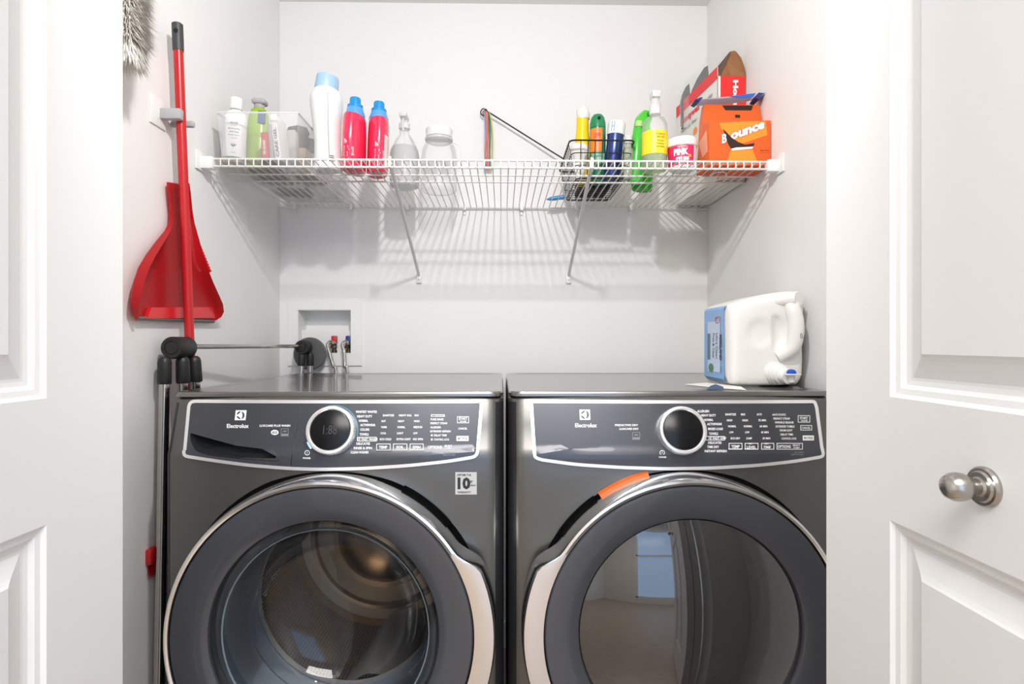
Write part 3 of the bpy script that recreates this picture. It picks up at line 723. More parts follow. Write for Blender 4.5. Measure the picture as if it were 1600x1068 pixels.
# end brackets on the side walls
for sx, X in ((1, XL), (-1, XR)):
    bm = B(); a, b = sorted((X, X + sx * .034))
    add_box(bm, (a, YF - .012, SZ - .031), (b, YF + .012, SZ + .0005), .003)
    fin('end_bracket', bm, M_WHITE, sh)
    bm = B(); a, b = sorted((X, X + sx * .006)); add_box(bm, (a, YF - .03, SZ - .036), (b, YF + .018, SZ + .012), .002)
    fin('wall_clip', bm, M_WHITE, sh)
for px in (462, 550, 638, 726, 815, 900, 985, 1085):
    q = W(px, 318, YB)
    fin('wall_clip', add_box(box((q.x - .006, YB - .02, SZ - .016), (q.x + .006, YB, SZ + .006), .002), (q.x - .004, YB - .006, SZ - .03), (q.x + .004, YB, SZ - .014), .001), M_WHITE, sh)
for x in (W(607, 250, YF).x * .5 + W(657, 440, YB).x * .5, W(918, 250, YF).x * .5 + W(893, 440, YB).x * .5):
    zb = W(657, 432, YB).z
    b = fin('brace', tube([(x, YF + .002, SZ - .012), (x, YB - .012, zb + .006)], .0052, 10), M_WIRE, sh)
    fin('foot_plate', box((x - .009, YB - .010, zb - .024), (x + .009, YB, zb + .012), .003), M_WHITE, b)
    fin('screw', lathe([(.004, 0), (.003, -.002), (0, -.0025)], axis='Y', at=(x, YB - .010, zb - .010), n=12), M_NICKEL, b)
    fin('brace_hook', tube([(x, YF - .008, SZ - .026), (x, YF - .009, SZ - .002), (x, YF - .002, SZ + .003), (x, YF + .006, SZ - .012)], .0042, 8), M_WIRE, b)
bm = tube([(W(1140, 262, 1.52).x + .0 + .022 * math.cos(a / 20 * 2 * PI) * 1.0, 1.60 + .02 * math.sin(a / 20 * 2 * PI), SZ - .011 - .006 * math.sin(a / 20 * 2 * PI)) for a in range(20)], .0016, 6, closed=True)
toploc(setp(fin('wire_ring', bm, M_WIRE), 'small white wire ring hooked under the right end of the shelf', 'ring'), (W(1140, 262, 1.52).x, 1.60, SZ - .011))

# ================================================================== WATER OUTLET BOX
ob = empty('water_outlet_box', 'white recessed washer outlet box in the back wall with two valves', 'outlet box', (h0.x, YB, h0.z))
f0 = W(451, 571, YB); f1 = W(566, 469, YB)
bm = B(); g = YB - .006
for a, b in (((f0.x, g, f0.z), (h0.x, YB, f1.z)), ((h1.x, g, f0.z), (f1.x, YB, f1.z)), ((h0.x, g, f0.z), (h1.x, YB, h0.z)), ((h0.x, g, h1.z), (h1.x, YB, f1.z))): add_box(bm, a, b)
bmesh.ops.remove_doubles(bm, verts=bm.verts, dist=1e-6)
fin('face_frame', bm, M_WHITE, ob, smooth=False)
bm = B(); e = .0015; yb2 = YB + .085
for a, b in (((h0.x, YB - .004, h0.z), (h0.x + e, yb2, h1.z)), ((h1.x - e, YB - .004, h0.z), (h1.x, yb2, h1.z)), ((h0.x, YB - .004, h0.z), (h1.x, yb2, h0.z + e)), ((h0.x, YB - .004, h1.z - e), (h1.x, yb2, h1.z)), ((h0.x, yb2 - .003, h0.z), (h1.x, yb2, h1.z))): add_box(bm, a, b)
add_box(bm, (h0.x, YB + .035, h0.z), (h1.x, yb2, h0.z + .083))
fin('recess', bm, M_WHITE, ob, smooth=False)
for px, c_, nm in ((520, (200, 40, 40), 'red_lever'), (542.5, (36, 58, 130), 'blue_lever')):
    q = W(px, 540, YB - .0)
    v = fin('valve', add_lathe(lathe([(.010, 0), (.010, .008), (.008, .010), (.008, .030), (.005, .032)], at=(q.x, YB + .018, h0.z + .003), n=12), [(.0065, -.03), (.0075, .012)], axis='Y', at=(q.x, YB + .018, h0.z + .024), n=12), mat('brass', (120, 100, 80), .3, 1), ob)
    fin('lever', box((q.x - .008, YB + .006, h0.z + .036), (q.x + .010, YB + .026, h0.z + .062), .003), mat(nm, c_, .4), v, label=nm.replace('_', ' '))
M_BRAID = mat('braided_steel', (180, 178, 174), .25, 1, var=.25, vscale=350, bump=.5, bscale=900)
for i, (xa, xb) in enumerate(((513, 523), (536, 541))):
    a = W(xa + 5, 538, YB - .012); pts = [W(xa + 8, 537, YB + .004), W(xa + 3, 534, YB - .018), W(xa - 1, 539, YB - .030), W(xa + 2, 552, YB - .040), W(xb - 2, 572, YB - .045), W(xb + 2, 584, YB - .047)]
    pts.append(pts[-1] + Vector((.01, 0, -.25))); pts.append(Vector((pts[-1].x + .03, YB - .045, .45)))
    h = empty('water_hose', ('braided steel water hose from the red-lever valve down behind the washer', 'braided steel water hose from the blue-lever valve down behind the washer')[i], 'hose', pts[0], group='braided water hoses')
    fin('hose_tube', tube(smooth_path(pts, 8), .0062, 10), M_BRAID, h)
    fin('coupling', tube([pts[0], pts[0] * .4 + pts[1] * .6], .0095, 8), M_NICKEL, h)

# ================================================================== FOLDING RACK left of the washer
rk = empty('folding_rack', 'folded chrome rack with black joints, between the left wall and the washer', 'drying rack', (-.73, 1.30, 0))
HZ = 1.057
M_LEG = mat('chrome_tube', (190, 188, 184), .12, 1.0)
def hub(y0, y1, x, z, r, parent):
    return fin('joint', lathe([(.0, y0 - .001), (r * .55, y0 - .001), (r * .6, y0 + .0005), (r * .62, y0 - .0012), (r * .92, y0 - .0012), (r, y0 + .003), (r, (y0 + y1) / 2 - .001), (r * .96, (y0 + y1) / 2), (r, (y0 + y1) / 2 + .001), (r, y1 - .003), (r * .9, y1), (0, y1)], axis='Y', at=(x, 0, z), n=36), M_BLACK, parent)
ja = hub(1.288, 1.352, -.731, HZ, .0248, rk)
jb = hub(1.925, 1.965, -.665, 1.052, .024, rk)
fin('crossbar', tube([(-.731, 1.35, HZ + .002), (-.666, 1.93, 1.056)], .0058, 10), M_LEG, rk)
fin('rear_disc', lathe([(.0, 0), (.052, 0), (.056, .003), (.056, .007), (0, .008)], axis='Y', at=(-.656, 1.978, 1.030), n=40), mat('dark_grey_disc', (92, 92, 93), .4), rk)  # thin dark grey disc behind the rear joint
def rleg(xt, yt, xb, yb, zt=HZ - .02, r=.0128, slv=.060):
    l = fin('leg', tube([(xt, yt, zt - .03), (xb, yb, .02)], r * .86, 14), M_LEG, rk)
    d = Vector((xb - xt, yb - yt, .02 - zt)).normalized()
    a = Vector((xt, yt, zt)); fin('leg_socket', tube([a, a + d * .004, a + d * .012, a + d * (slv - .003), a + d * slv], [r * .6, r * .95, r * 1.1, r * 1.15, r * 1.05], 16), M_BLACK, l)
    c = Vector((xb, yb, .02)); fin('foot_cap', tube([c - d * .10, c + d * .015], r * 1.1, 14), M_BLACK, l)
rleg(-.7435, 1.284, -.748, 1.262)
rleg(-.721, 1.314, -.729, 1.38)
rleg(-.714, 1.350, -.711, 1.46)
rleg(-.668, 1.938, -.715, 1.90, 1.035, .0105, .045)
rleg(-.645, 1.952, -.66, 1.965, 1.035, .0105, .045)

# ================================================================== BROOM, DUSTPAN, CLIP, DUSTER on the left wall
XP = -.737
br = empty('broom', 'red broom with grey-capped pole, hung on the left wall', 'broom', (XP, 1.36, .5))
pa = WX(277, 36, XP); pb = WX(296, 528, XP); dpole = (pb - pa); bot = pa + dpole * ((pa.z - .62) / (pa.z - pb.z))
fin('pole', tube([pa + dpole * .06, bot], .0105, 20), M_RED, br, label='red pole')
gp = fin('grip', tube([pa, pa + dpole * .004, pa + dpole * .05, pa + dpole * .086], [.0085, .0118, .0120, .0116], 20), mat('dark_grey_grip', (62, 62, 64), .5), br, label='dark grey end cap')
fin('hang_hole', lathe([(.005, 0), (.005, -.0008), (0, -.001)], axis='Y', at=pa + Vector((.003, -.0112, -.022)), n=14), M_BLACKG, gp)
bm = B(); add_box(bm, (-.7735, 1.262, .585), (-.7600, 1.50, .62), .004, 3)
add_tube(bm, [bot + Vector((0, 0, .01)), bot + Vector((-.012, 0, -.012)), Vector((-.765, bot.y, .60))], [.013, .012, .008], 14)
hd = fin('brush_head', bm, M_RED, br)
bm = B()
for _ in range(1200):
    x = random.uniform(-.771, -.762); y = random.uniform(1.268, 1.495); z0 = .587; dx = random.uniform(-.006, .004); dy = random.uniform(-.008, .008)
    x1 = max(-.771, x + dx)
    vs = [bm.verts.new(v) for v in ((x, y - .0008, z0), (x, y + .0008, z0), (x1, y + dy, z0 - .035))]; bm.faces.new(vs)
fin('bristles', bm, M_RED, br, kind='stuff', smooth=False)
# wall clip
cp = empty('broom_clip', 'light grey plastic wall clip gripping the red pole', 'clip', WX(262, 185, XL))
c0 = WX(254, 160, XL + .003); c1 = WX(266, 208, XL + .003); zc = WX(290, 190, XP).z; yc = WX(284, 190, XP).y
fin('back_plate', box((XL, yc - .062, zc - .030), (XL + .004, yc - .004, zc + .034), .0018), M_WHITE, cp)
bm = B()
add_box(bm, (XL + .003, yc - .030, zc - .010), (XP + .012, yc - .0125, zc + .014), .003); 
fin('grip_arm', bm, mat('clip_grey', (178, 179, 181), .4), cp)
bm = B(); add_box(bm, (XL + .003, yc + .0125, zc - .012), (XP + .018, yc + .026, zc + .002), .003); fin('grip_arm', bm, MATS['clip_grey'], cp)
# dustpan
dpn = empty('dustpan', 'red plastic dustpan hanging flat on the left wall behind the broom pole', 'dustpan', WX(283, 400, XL + .01))
rows = [(286, 265, 296, .012), (300, 266, 298, .012), (330, 269, 301, .012), (348, 270, 304, .016), (362, 266, 308, .022), (380, 255, 313, .030), (400, 243, 318, .036), (420, 233, 325, .040), (440, 226, 333, .040), (460, 220.5, 342, .038), (475, 217.5, 348.5, .034), (487, 216, 350, .026), (495, 216, 346, .018), (500, 216, 338, .012)]
bm = B(); G = []
NC = 20
for (py, l, r_, dep) in rows:
    A = WX(l, py, XL + .006 + dep); C = WX(r_, py, XL + .006 + dep); row = []
    for i in range(NC + 1):
        s = i / NC; prof = (1 - math.sin(PI * s) ** .35) if 0 < s < 1 else 1
        yy = A.y + (C.y - A.y) * (.5 - .5 * math.cos(PI * s)) ; zz = A.z + (C.z - A.z) * s
        row.append((XL + .006 + dep * prof, yy, zz))
    G.append(row)
vt = [[bm.verts.new(p) for p in r_] for r_ in G]
for j in range(len(G) - 1):
    for i in range(NC): bm.faces.new((vt[j][i], vt[j][i + 1], vt[j + 1][i + 1], vt[j + 1][i]))
bmesh.ops.solidify(bm, geom=bm.faces[:], thickness=.0018)
fin('pan', bm, mat('red_pan_plastic', (222, 34, 42), .28, var=.12, vscale=40), dpn)
A = WX(216, 496, XL + .014); C = WX(336, 502, XL + .014)
fin('rubber_lip', tube([(XL + .012, A.y, A.z - .001), (XL + .010, C.y, C.z)], .0042, 8), mat('grey_lip', (110, 106, 102), .6), dpn, label='grey rubber lip')
A = WX(232, 480, XL + .012); C = WX(334, 480, XL + .012)
bm = B(); add_prism(bm, [(A.y + .004, A.z), (C.y - .01, C.z + .001), (C.y - .004, C.z - .028), (A.y - .01, A.z - .024)], lambda a, b: Vector((XL + .016, a, b)), lambda a, b: Vector((XL + .007, a, b)))
fin('ramp', bm, MATS['red_pan_plastic'], dpn)
bm = B()
for k in range(9):
    q = WX(314 + k * 1.9, 386 + k * 4.6, XL + .036); add_prism(bm, [(q.y, q.z - .004), (q.y + .006, q.z), (q.y, q.z + .004)], lambda a, b: Vector((XL + .036, a, b)), lambda a, b: Vector((XL + .030, a, b)))
fin('comb_teeth', bm, MATS['red_pan_plastic'], dpn)
# duster
du = empty('duster', 'fluffy grey-beige duster hanging at the top left beside the door', 'duster', (-.715, 1.10, 1.60))
zc0, zc1 = 1.585, 1.83; yD = 1.115; xD = -.718
fin('core', lathe([(.006, zc0 + .03), (.022, zc0 + .05), (.024, zc1 - .04), (.008, zc1)], at=(xD, yD, 0), n=16), mat('duster_core', (190, 180, 172), .9), du)
fin('handle', tube([(xD, yD, zc1 - .02), (xD - .008, yD + .01, zc1 + .20)], .008, 12), M_GRAY, du)
fin('hook', tube([(xD - .008, yD + .01, zc1 + .19), (xD - .01, yD + .01, zc1 + .215), (XL + .02, yD + .01, zc1 + .225), (XL, yD + .01, zc1 + .22)], .003, 8), M_NICKEL, du)
mf = mat('duster_fibre', (244, 237, 231), .9, var=.18, vscale=45)
bm = B()
for _ in range(9000):
    a = random.uniform(0, 2 * PI); v = random.random(); z = zc0 + .025 + (zc1 - zc0 - .03) * v
    dirv = Vector((math.cos(a), math.sin(a), random.uniform(-1.1, -.2) - (.9 if v < .15 else 0))).normalized()
    L = random.uniform(.022, .040); p = Vector((xD, yD, z)) + Vector((math.cos(a), math.sin(a), 0)) * .02
    q = p + dirv * L; q.x = max(q.x, XL + .002); tp = Vector((-math.sin(a), math.cos(a), 0)) * .0007
    md = (p + q) / 2 + Vector((0, 0, .003)); md.x = max(md.x, XL + .002)
    vs = [bm.verts.new(x) for x in (p - tp, p + tp, md + tp, md - tp, q)]
    bm.faces.new(vs[:4]); bm.faces.new((vs[3], vs[2], vs[4]))
fin('fibres', bm, mf, du, kind='stuff', smooth=False)

# ================================================================== THINGS ON THE SHELF
def base(px, D, z=SZ): q = W(px, 534, D); return (q.x, D, z)
def onl(r, z0=0, ang0=-PI / 2, sx=1, sy=1):
    """text mapping onto an upright round body: x metres along the arc from the front, y height"""
    return lambda x, y: Vector((r * sx * math.cos(ang0 + x / r), r * sy * math.sin(ang0 + x / r), z0 + y))

# clear bin
xb0 = W(338, 534, 1.50).x + .003; xb1 = W(464, 534, 1.50).x
bn = empty('plastic_bin', 'clear plastic bin holding toiletries at the left end of the wire shelf', 'bin', ((xb0 + xb1) / 2, 1.72, SZ))
bm = B(); y0, y1, zt = 1.502, 1.975, SZ + .119; th = .002
def wallq(a, b, c, d):
    n_ = (b - a).cross(d - a).normalized() * th; vs = [bm.verts.new(v) for v in (a, b, c, d)] + [bm.verts.new(v + n_) for v in (a, b, c, d)]
    for q in ((0, 1, 2, 3), (7, 6, 5, 4), (0, 4, 5, 1), (1, 5, 6, 2), (2, 6, 7, 3), (3, 7, 4, 0)): bm.faces.new([vs[i] for i in q])
V = Vector; i_ = .008
bl = [V((xb0 + i_, y0 + i_, SZ)), V((xb1 - i_, y0 + i_, SZ)), V((xb1 - i_, y1 - i_, SZ)), V((xb0 + i_, y1 - i_, SZ))]
tl_ = [V((xb0, y0, zt)), V((xb1 + .002, y0, zt)), V((xb1 + .002, y1, zt)), V((xb0, y1, zt))]
for k in range(4): wallq(bl[k], bl[(k + 1) % 4], tl_[(k + 1) % 4], tl_[k])
wallq(bl[3], bl[2], bl[1], bl[0])
fin('bin_wall', bm, M_CLEAR, bn, smooth=False)
fin('rim', tube(tl_, .0028, 6, closed=True), M_FROST, bn)

# lotion bottle in the bin
p = base(366, 1.555, SZ + .004)
t = empty('lotion_bottle', 'white lotion bottle with green bottom stripe in the clear bin', 'bottle', p, (0, R(2.0), R(12)))
fin('bottle_body', lathe([(.0, 0), (.026, 0), (.0285, .004), (.0285, .115), (.027, .126), (.020, .137), (.013, .141), (.013, .145)], sy=.62, n=40), M_WHITE, t, world=False)
fin('cap', lathe([(.0155, .143), (.0155, .170), (.0145, .173), (0, .1735)], n=32), M_WHITE, t, world=False)
fin('stripe', lathe([(.02875, .006), (.02875, .013)], sy=.62, n=40, cap=False), mat('green_stripe', (58, 110, 78), .5), t, world=False)
bm = B(); f = onl(.0288, 0, sy=.62)
for s_, y_, w_, h_ in (('ALOE', .100, .020, .005), ('BODY LOTION', .094, .016, .003), ('Moisturizing', .084, .030, .005), ('Aloe Vera', .076, .024, .005), ('Fresh Care', .068, .028, .004), ('for dry skin', .060, .020, .003), ('~ 200 mL ~', .022, .016, .003)):
    add_text(bm, s_, -w_ / 2, y_, w_ / 2, y_ + h_, f)
fin('label_print', bm, mat('grey_ink', (96, 100, 100), .6), t, world=False, smooth=False)
bm = B()
for a in (-45, -18, 18, 45):
    d = (math.sin(R(a)), math.cos(R(a))); nn = (d[1], -d[0])
    vs = [(0, .038), (d[0] * .006 + nn[0] * .0015, .038 + d[1] * .006 + nn[1] * .0015), (d[0] * .012, .038 + d[1] * .012), (d[0] * .006 - nn[0] * .0015, .038 + d[1] * .006 - nn[1] * .0015)]
    bm.faces.new([bm.verts.new(f(*v)) for v in vs])
fin('leaf_print', bm, MATS['green_stripe'], t, world=False, smooth=False)

# lime green bottle
p = base(400, 1.60, SZ + .004)
M_LIME = clear('lime_plastic', (178, 214, 60), .72, .15, .8, tint=(200, 230, 120))
t = empty('lime_bottle', 'lime green bottle with a grey cap in the clear bin', 'bottle', p, (0, R(3), 0))
fin('bottle_body', lathe([(0, 0), (.027, 0), (.029, .005), (.030, .05), (.0285, .11), (.026, .145), (.020, .160), (.012, .166)], sy=.7, n=36), M_LIME, t, world=False)
fin('cap', add_box(lathe([(.012, .164), (.014, .168), (.014, .176)], sy=.8, n=24), (-.018, -.016, .174), (.020, .016, .190), .007, 3), mat('cap_grey', (176, 172, 178), .45), t, world=False, label='grey cap')
fin('label', box((.006, -.0205, .118), (.0255, -.0135, .152), .001), mat('navy_label', (58, 78, 130), .5), t, world=False)
# packets in the bin
def packet(name, label, cat, px, D, w_, d_, h_, ry, m, txt=None, tm=None, rz=0):
    p = base(px, D, SZ + .004); t = empty(name, label, cat, p, (0, R(ry), R(rz)))
    fin('pack', box((-w_ / 2, -d_ / 2, 0), (w_ / 2, d_ / 2, h_), .0025), m, t, world=False)
    if txt:
        bm = B(); add_text(bm, txt, .010, -w_ * .24, h_ * .70, w_ * .24, lambda x, y: Vector((y, -d_ / 2 - .0006, x)) if False else Vector((-y, -d_ / 2 - .0006, x)), .03)
        fin('print', bm, tm, t, world=False, smooth=False)
    return t
packet('carton', 'small red carton reading ON GUARD in the clear bin', 'box', 421, 1.545, .016, .06, .070, -3, mat('red_carton', (196, 66, 52), .5), 'ON GUARD', mat('cream_ink', (240, 230, 220), .6))
packet('carton', 'thin grey carton beside the red carton in the clear bin', 'box', 432.5, 1.56, .010, .07, .095, -4, mat('grey_carton', (168, 165, 168), .5))
packet('carton', 'tall white leaning carton in the clear bin', 'box', 443, 1.565, .017, .07, .124, -7, mat('white_carton', (228, 226, 224), .5), 'CARE GEL', mat('grey_ink', (96, 100, 100), .6))
t = packet('pouch', 'grey translucent pouch in the clear bin', 'pouch', 458, 1.65, .036, .03, .120, -4, clear('pouch_film', (200, 196, 188), .75, .2, .8))
packet('carton', 'small beige carton at the right end of the clear bin', 'box', 474, 1.75, .022, .05, .10, 4, mat('beige_carton', (214, 186, 156), .6))
p = base(418, 1.66, SZ + .004)
t = empty('putty_jar', 'beige round jar behind the cartons in the clear bin', 'jar', p)
fin('jar', lathe([(0, 0), (.022, 0), (.024, .004), (.024, .075), (.018, .088), (.010, .095), (0, .096)], n=28), mat('beige_jar', (202, 190, 176), .5), t, world=False)
# black brush heads
for i, (px, D, z, rr, lb) in enumerate(((465, 1.75, .150, .026, 'black curled brush lying high in the clear bin'), (479, 1.86, .150, .030, 'black round brush at the right side of the clear bin'))):
    p = base(px, D, SZ + .004); t = empty('hair_brush', lb, 'brush', p)
    fin('brush_head', lathe([(0, z - rr), (rr * .8, z - rr * .7), (rr * 1.05, z), (rr * .8, z + rr * .7), (0, z + rr)], n=20, sx=1.35 if i == 0 else 1.0, sy=.6), mat('brush_black', (34, 36, 42), .6, bump=1, bscale=300), t, world=False)
    fin('handle', tube([(0, 0, z - rr * .5), (-.004, .02, 0.004)], .006, 10), M_BLACK, t, world=False)
# flat things on the bin's bottom
for i, (px, D, w_, d_, rz, c_, lb) in enumerate(((425, 1.70, .09, .14, 4, (92, 78, 66), 'brown packet lying flat on the bottom of the clear bin'), (482, 1.72, .07, .12, -3, (150, 120, 92), 'tan packet lying flat on the bottom of the clear bin'), (462, 1.88, .10, .08, 8, (70, 74, 84), 'dark blue packet lying flat at the back of the clear bin'))):
    p = base(px, D, SZ + .0035); q = W(px, 534, D)
    t = empty('flat_packet', lb, 'packet', p, (0, 0, R(rz)))
    fin('packet_film', box((-w_ / 2, -d_ / 2, 0), (w_ / 2, d_ / 2, .012), .005), mat('packet_%d' % i, c_, .5, var=.4, vscale=40), t, world=False)

# big white bottle
p = base(513, 1.62, SZ + .0012)
t = empty('fabric_softener_bottle', 'tall white bottle with a light blue cap on the shelf', 'bottle', p, (0, R(-1.5), R(-8)))
fin('bottle_body', lathe([(0, 0), (.034, 0), (.038, .006), (.036, .045), (.035, .075), (.038, .13), (.0435, .185), (.043, .205), (.036, .222), (.029, .228), (.029, .232)], sx=1.0, sy=1.15, n=48), M_WHITE, t, world=False)
fin('cap', (lambda b_: (bmesh.ops.rotate(b_, cent=(0, 0, .226), matrix=Matrix.Rotation(R(9), 3, 'Y'), verts=b_.verts), b_)[1])(lathe([(.0300, .222), (.0315, .230), (.030, .262), (.0285, .265), (0, .266)], n=40, sy=1.1)), mat('light_blue_cap', (164, 198, 226), .35), t, world=False, label='light blue cap')
fin('seam', tube([(.022, -.040, .03), (.0215, -.041, .12), (.024, -.045, .20)], .0009, 6), M_GRAY, t, world=False)
bm = B(); f = onl(.0375, sy=1.15)
for k in range(5): add_rect(bm, .020, .012 + k * .005, .034, .014 + k * .005, f, 3, 1)
fin('barcode', bm, M_INK, t, world=False, smooth=False)

# two pink bottles
def pink(px, D, rz, label):
    t = empty('detergent_bottle', label, 'bottle', base(px, D), (0, R(1.2), R(rz)), 'pink detergent bottles with blue caps')
    return t
MP = mat('pink_plastic', (236, 44, 84), .22, coat=.4, var=.03); MB_ = mat('blue_cap', (28, 140, 206), .25); MB2 = mat('light_blue_collar', (84, 158, 222), .3)
t1 = pink(553, 1.615, -5, 'pink bottle with blue cap, next to the tall white bottle')
fin('bottle_body', lathe([(0, 0), (.0275, 0), (.0295, .005), (.0295, .10), (.0285, .14), (.0270, .150)], sy=1.75, n=44), MP, t1, world=False)
fin('collar', lathe([(.0275, .148), (.0272, .158), (.0235, .168), (.021, .178), (.0195, .182)], sy=1.0, n=40), MB2, t1, world=False)
fin('cap', lathe([(.0215, .176), (.021, .184), (.0155, .188), (.0150, .202), (.0135, .205), (0, .2055)], n=36), MB_, t1, world=False)
bm = B(); f = onl(.0299, sy=1.75)
for y_, h_, w_ in ((.012, .012, .015), (.028, .012, .012), (.044, .003, .016), (.050, .006, .013), (.064, .006, .009), (.072, .004, .004)): add_frame(bm, -.012, y_, -.012 + w_, y_ + h_, .0013, f)
add_text(bm, '2.03 L', .010, .030, .016, .055, f); add_text(bm, 'e', -.011, .067, -.004, .073, f)
fin('label_print', bm, mat('pale_pink_ink', (250, 214, 220), .5), t1, world=False, smooth=False)
t2 = t1.copy(); COL.objects.link(t2)
for c in list(t1.children):
    d = c.copy(); COL.objects.link(d); d.parent = t2
t2['label'] = 'pink bottle with blue cap, next to the clear spray bottle with grey liquid'; q = base(589.5, 1.64); t2.location = q; t2.rotation_euler = (0, R(1.5), R(16))
bm = B(); add_lathe(bm, [(.0299, .012), (.0299, .10)], sy=1.75, n=16, a0=R(-62), a1=R(0), cap=False)
fin('side_label', bm, mat('pale_pink_label', (240, 208, 206), .4), t2, world=False)

# clear spray bottle with grey liquid, clear jar
t = empty('spray_bottle', 'clear spray bottle half full of grey liquid, beside the pink bottles', 'bottle', base(632, 1.78))
fin('bottle_body', lathe([(0, 0), (.040, 0), (.045, .006), (.046, .09), (.042, .115), (.028, .145), (.014, .165), (.014, .185)], n=40), M_CLEAR, t, world=False)
fin('liquid', lathe([(0, .003), (.040, .003), (.0435, .008), (.0445, .09), (.043, .108), (.036, .124), (0, .126)], n=40), clear('grey_liquid', (206, 208, 210), .5, .1, .2, 1.2), t, world=False)
fin('sprayer', add_box(lathe([(.017, .180), (.017, .196), (.012, .20), (.010, .212)], n=24), (-.012, -.035, .208), (.012, .022, .224), .005), M_FROST, t, world=False)
fin('trigger', tube([(0, -.018, .21), (0, -.03, .19), (0, -.024, .168)], .004, 8), M_FROST, t, world=False)
fin('dip_tube', tube([(0, 0, .19), (0, .0, .01)], .0025, 6), M_FROST, t, world=False)
t = empty('clear_jug', 'clear empty plastic jug with a white lid, left of the hanging bands', 'jug', base(686, 1.83))
fin('jug_body', lathe([(0, 0), (.050, 0), (.056, .007), (.057, .10), (.052, .135), (.040, .160), (.036, .166), (.036, .18)], n=44), M_CLEAR, t, world=False)
fin('lid', lathe([(.041, .172), (.042, .196), (.038, .202), (0, .204)], n=44), M_WHITE, t, world=False)
fin('shoulder_ring', lathe([(.038, .158), (.044, .162), (.044, .168), (.038, .171)], n=44, cap=False), M_FROST, t, world=False)
fin('handle', tube(smooth_path([(.045, -.02, .145), (.062, -.026, .13), (.064, -.027, .09), (.056, -.02, .06)], 5), .006, 10), M_CLEAR, t, world=False)

# wall hook, bands, strap
hk = W(758, 178, YB)
t = empty('wall_hook', 'small chrome hook on the back wall above the shelf', 'hook', hk)
fin('hook_plate', box((-.009, -.005, -.014), (.009, 0, .012), .003), M_NICKEL, t, world=False)
fin('hook_arm', tube(smooth_path([(0, -.004, 0), (0, -.018, -.006), (0, -.026, 0), (0, -.027, .008)], 4), .0028, 8), M_CHROME, t, world=False)
cols = [(214, 216, 232), (120, 160, 220), (222, 130, 124), (208, 150, 186), (48, 110, 190), (30, 130, 92), (190, 196, 60), (236, 214, 130), (206, 120, 90)]
order = [0, 1, 8, 3, 2, 4, 5, 6, 7]
nm = ['pale lilac', 'sky blue', 'salmon', 'mauve', 'royal blue', 'dark green', 'lime yellow', 'pale yellow', 'terracotta']
cols = [cols[k] for k in order]; nm = [nm[k] for k in order]
for i, c_ in enumerate(cols):
    xo = (i - 4) * .0034 + .012; zt = -.002; zb = -.20 - .012 * math.sin(i * 2.1)
    yb_ = -.022 - .0022 * ((i * 4) % 9)
    pts = smooth_path([(.0, -.024, 0), (xo * .7, yb_, -.012), (xo + .002 * math.sin(i), yb_, -.08), (xo + .0025 * math.cos(i * 1.7), yb_, zb * .75), (xo, yb_, zb)], 4)
    o = fin('stretch_band', tube(pts, .0034, 6, flat=.35), mat('band_%d' % i, c_, .7), None, world=False)
    setp(o, nm[i] + ' band in the bundle hanging from the wall hook', 'band', 'coloured bands on the wall hook'); o.location = hk
e1 = W(882, 249, 1.985)
o = fin('cable', tube(smooth_path([(0, -.030, .004), (.006, -.034, -.004), (.03, -.030, -.016), ((e1 - hk).x * .6, -.03, (e1 - hk).z * .585), tuple(e1 - hk)], 5), .0027, 8), M_BLACK, None, world=False)
setp(o, 'thin black cord stretched from the wall hook down to the wire basket', 'cord'); o.location = hk
fin('cord_loop', tube([(.012 * math.cos(a * PI / 8) - .003, -.020 - .012 * abs(math.sin(a * PI / 8)) * .6, .012 * math.sin(a * PI / 8) - .004) for a in range(16)], .0022, 6, closed=True), M_BLACK, o, world=False)

# black wire basket
bx0, bx1 = W(890, 219, 1.66).x, W(992, 219, 1.66).x; by0, by1 = 1.655, 1.965; bzt = W(940, 220, 1.66).z
bk = empty('wire_basket', 'black wire basket holding spray cans on the right half of the shelf', 'basket', ((bx0 + bx1) / 2, (by0 + by1) / 2, SZ))
def rr(ins, z, rad=.02): return [(a, b, z) for a, b in round_poly([(bx0 + ins, by0 + ins), (bx1 - ins, by0 + ins), (bx1 - ins, by1 - ins), (bx0 + ins, by1 - ins)], rad, 4)]
fin('rim', tube(rr(0, bzt), .0026, 8, closed=True), M_BLACK, bk)
H = bzt - SZ - .004; zb = SZ + .0025
for f_ in (.33, .66): fin('side_wire', tube(rr(.022 * f_, bzt - H * f_), .0014, 6, closed=True), M_BLACK, bk)
fin('base_wire', tube(rr(.022, zb + .001), .002, 6, closed=True), M_BLACK, bk)
def bw(a, b, c, d): fin('basket_wire', tube([a, b, c, d], .0013, 5), M_BLACK, bk)
for i in range(7):
    x = bx0 + .022 + (bx1 - bx0 - .044) * (i + .5) / 7; bw((x, by0, bzt), (x, by0 + .022, zb), (x, by1 - .022, zb), (x, by1, bzt))
for i in range(11):
    y = by0 + .022 + (by1 - by0 - .044) * (i + .5) / 11; bw((bx0, y, bzt), (bx0 + .022, y, zb + .002), (bx1 - .022, y, zb + .002), (bx1, y, bzt))
ZI = SZ + .007
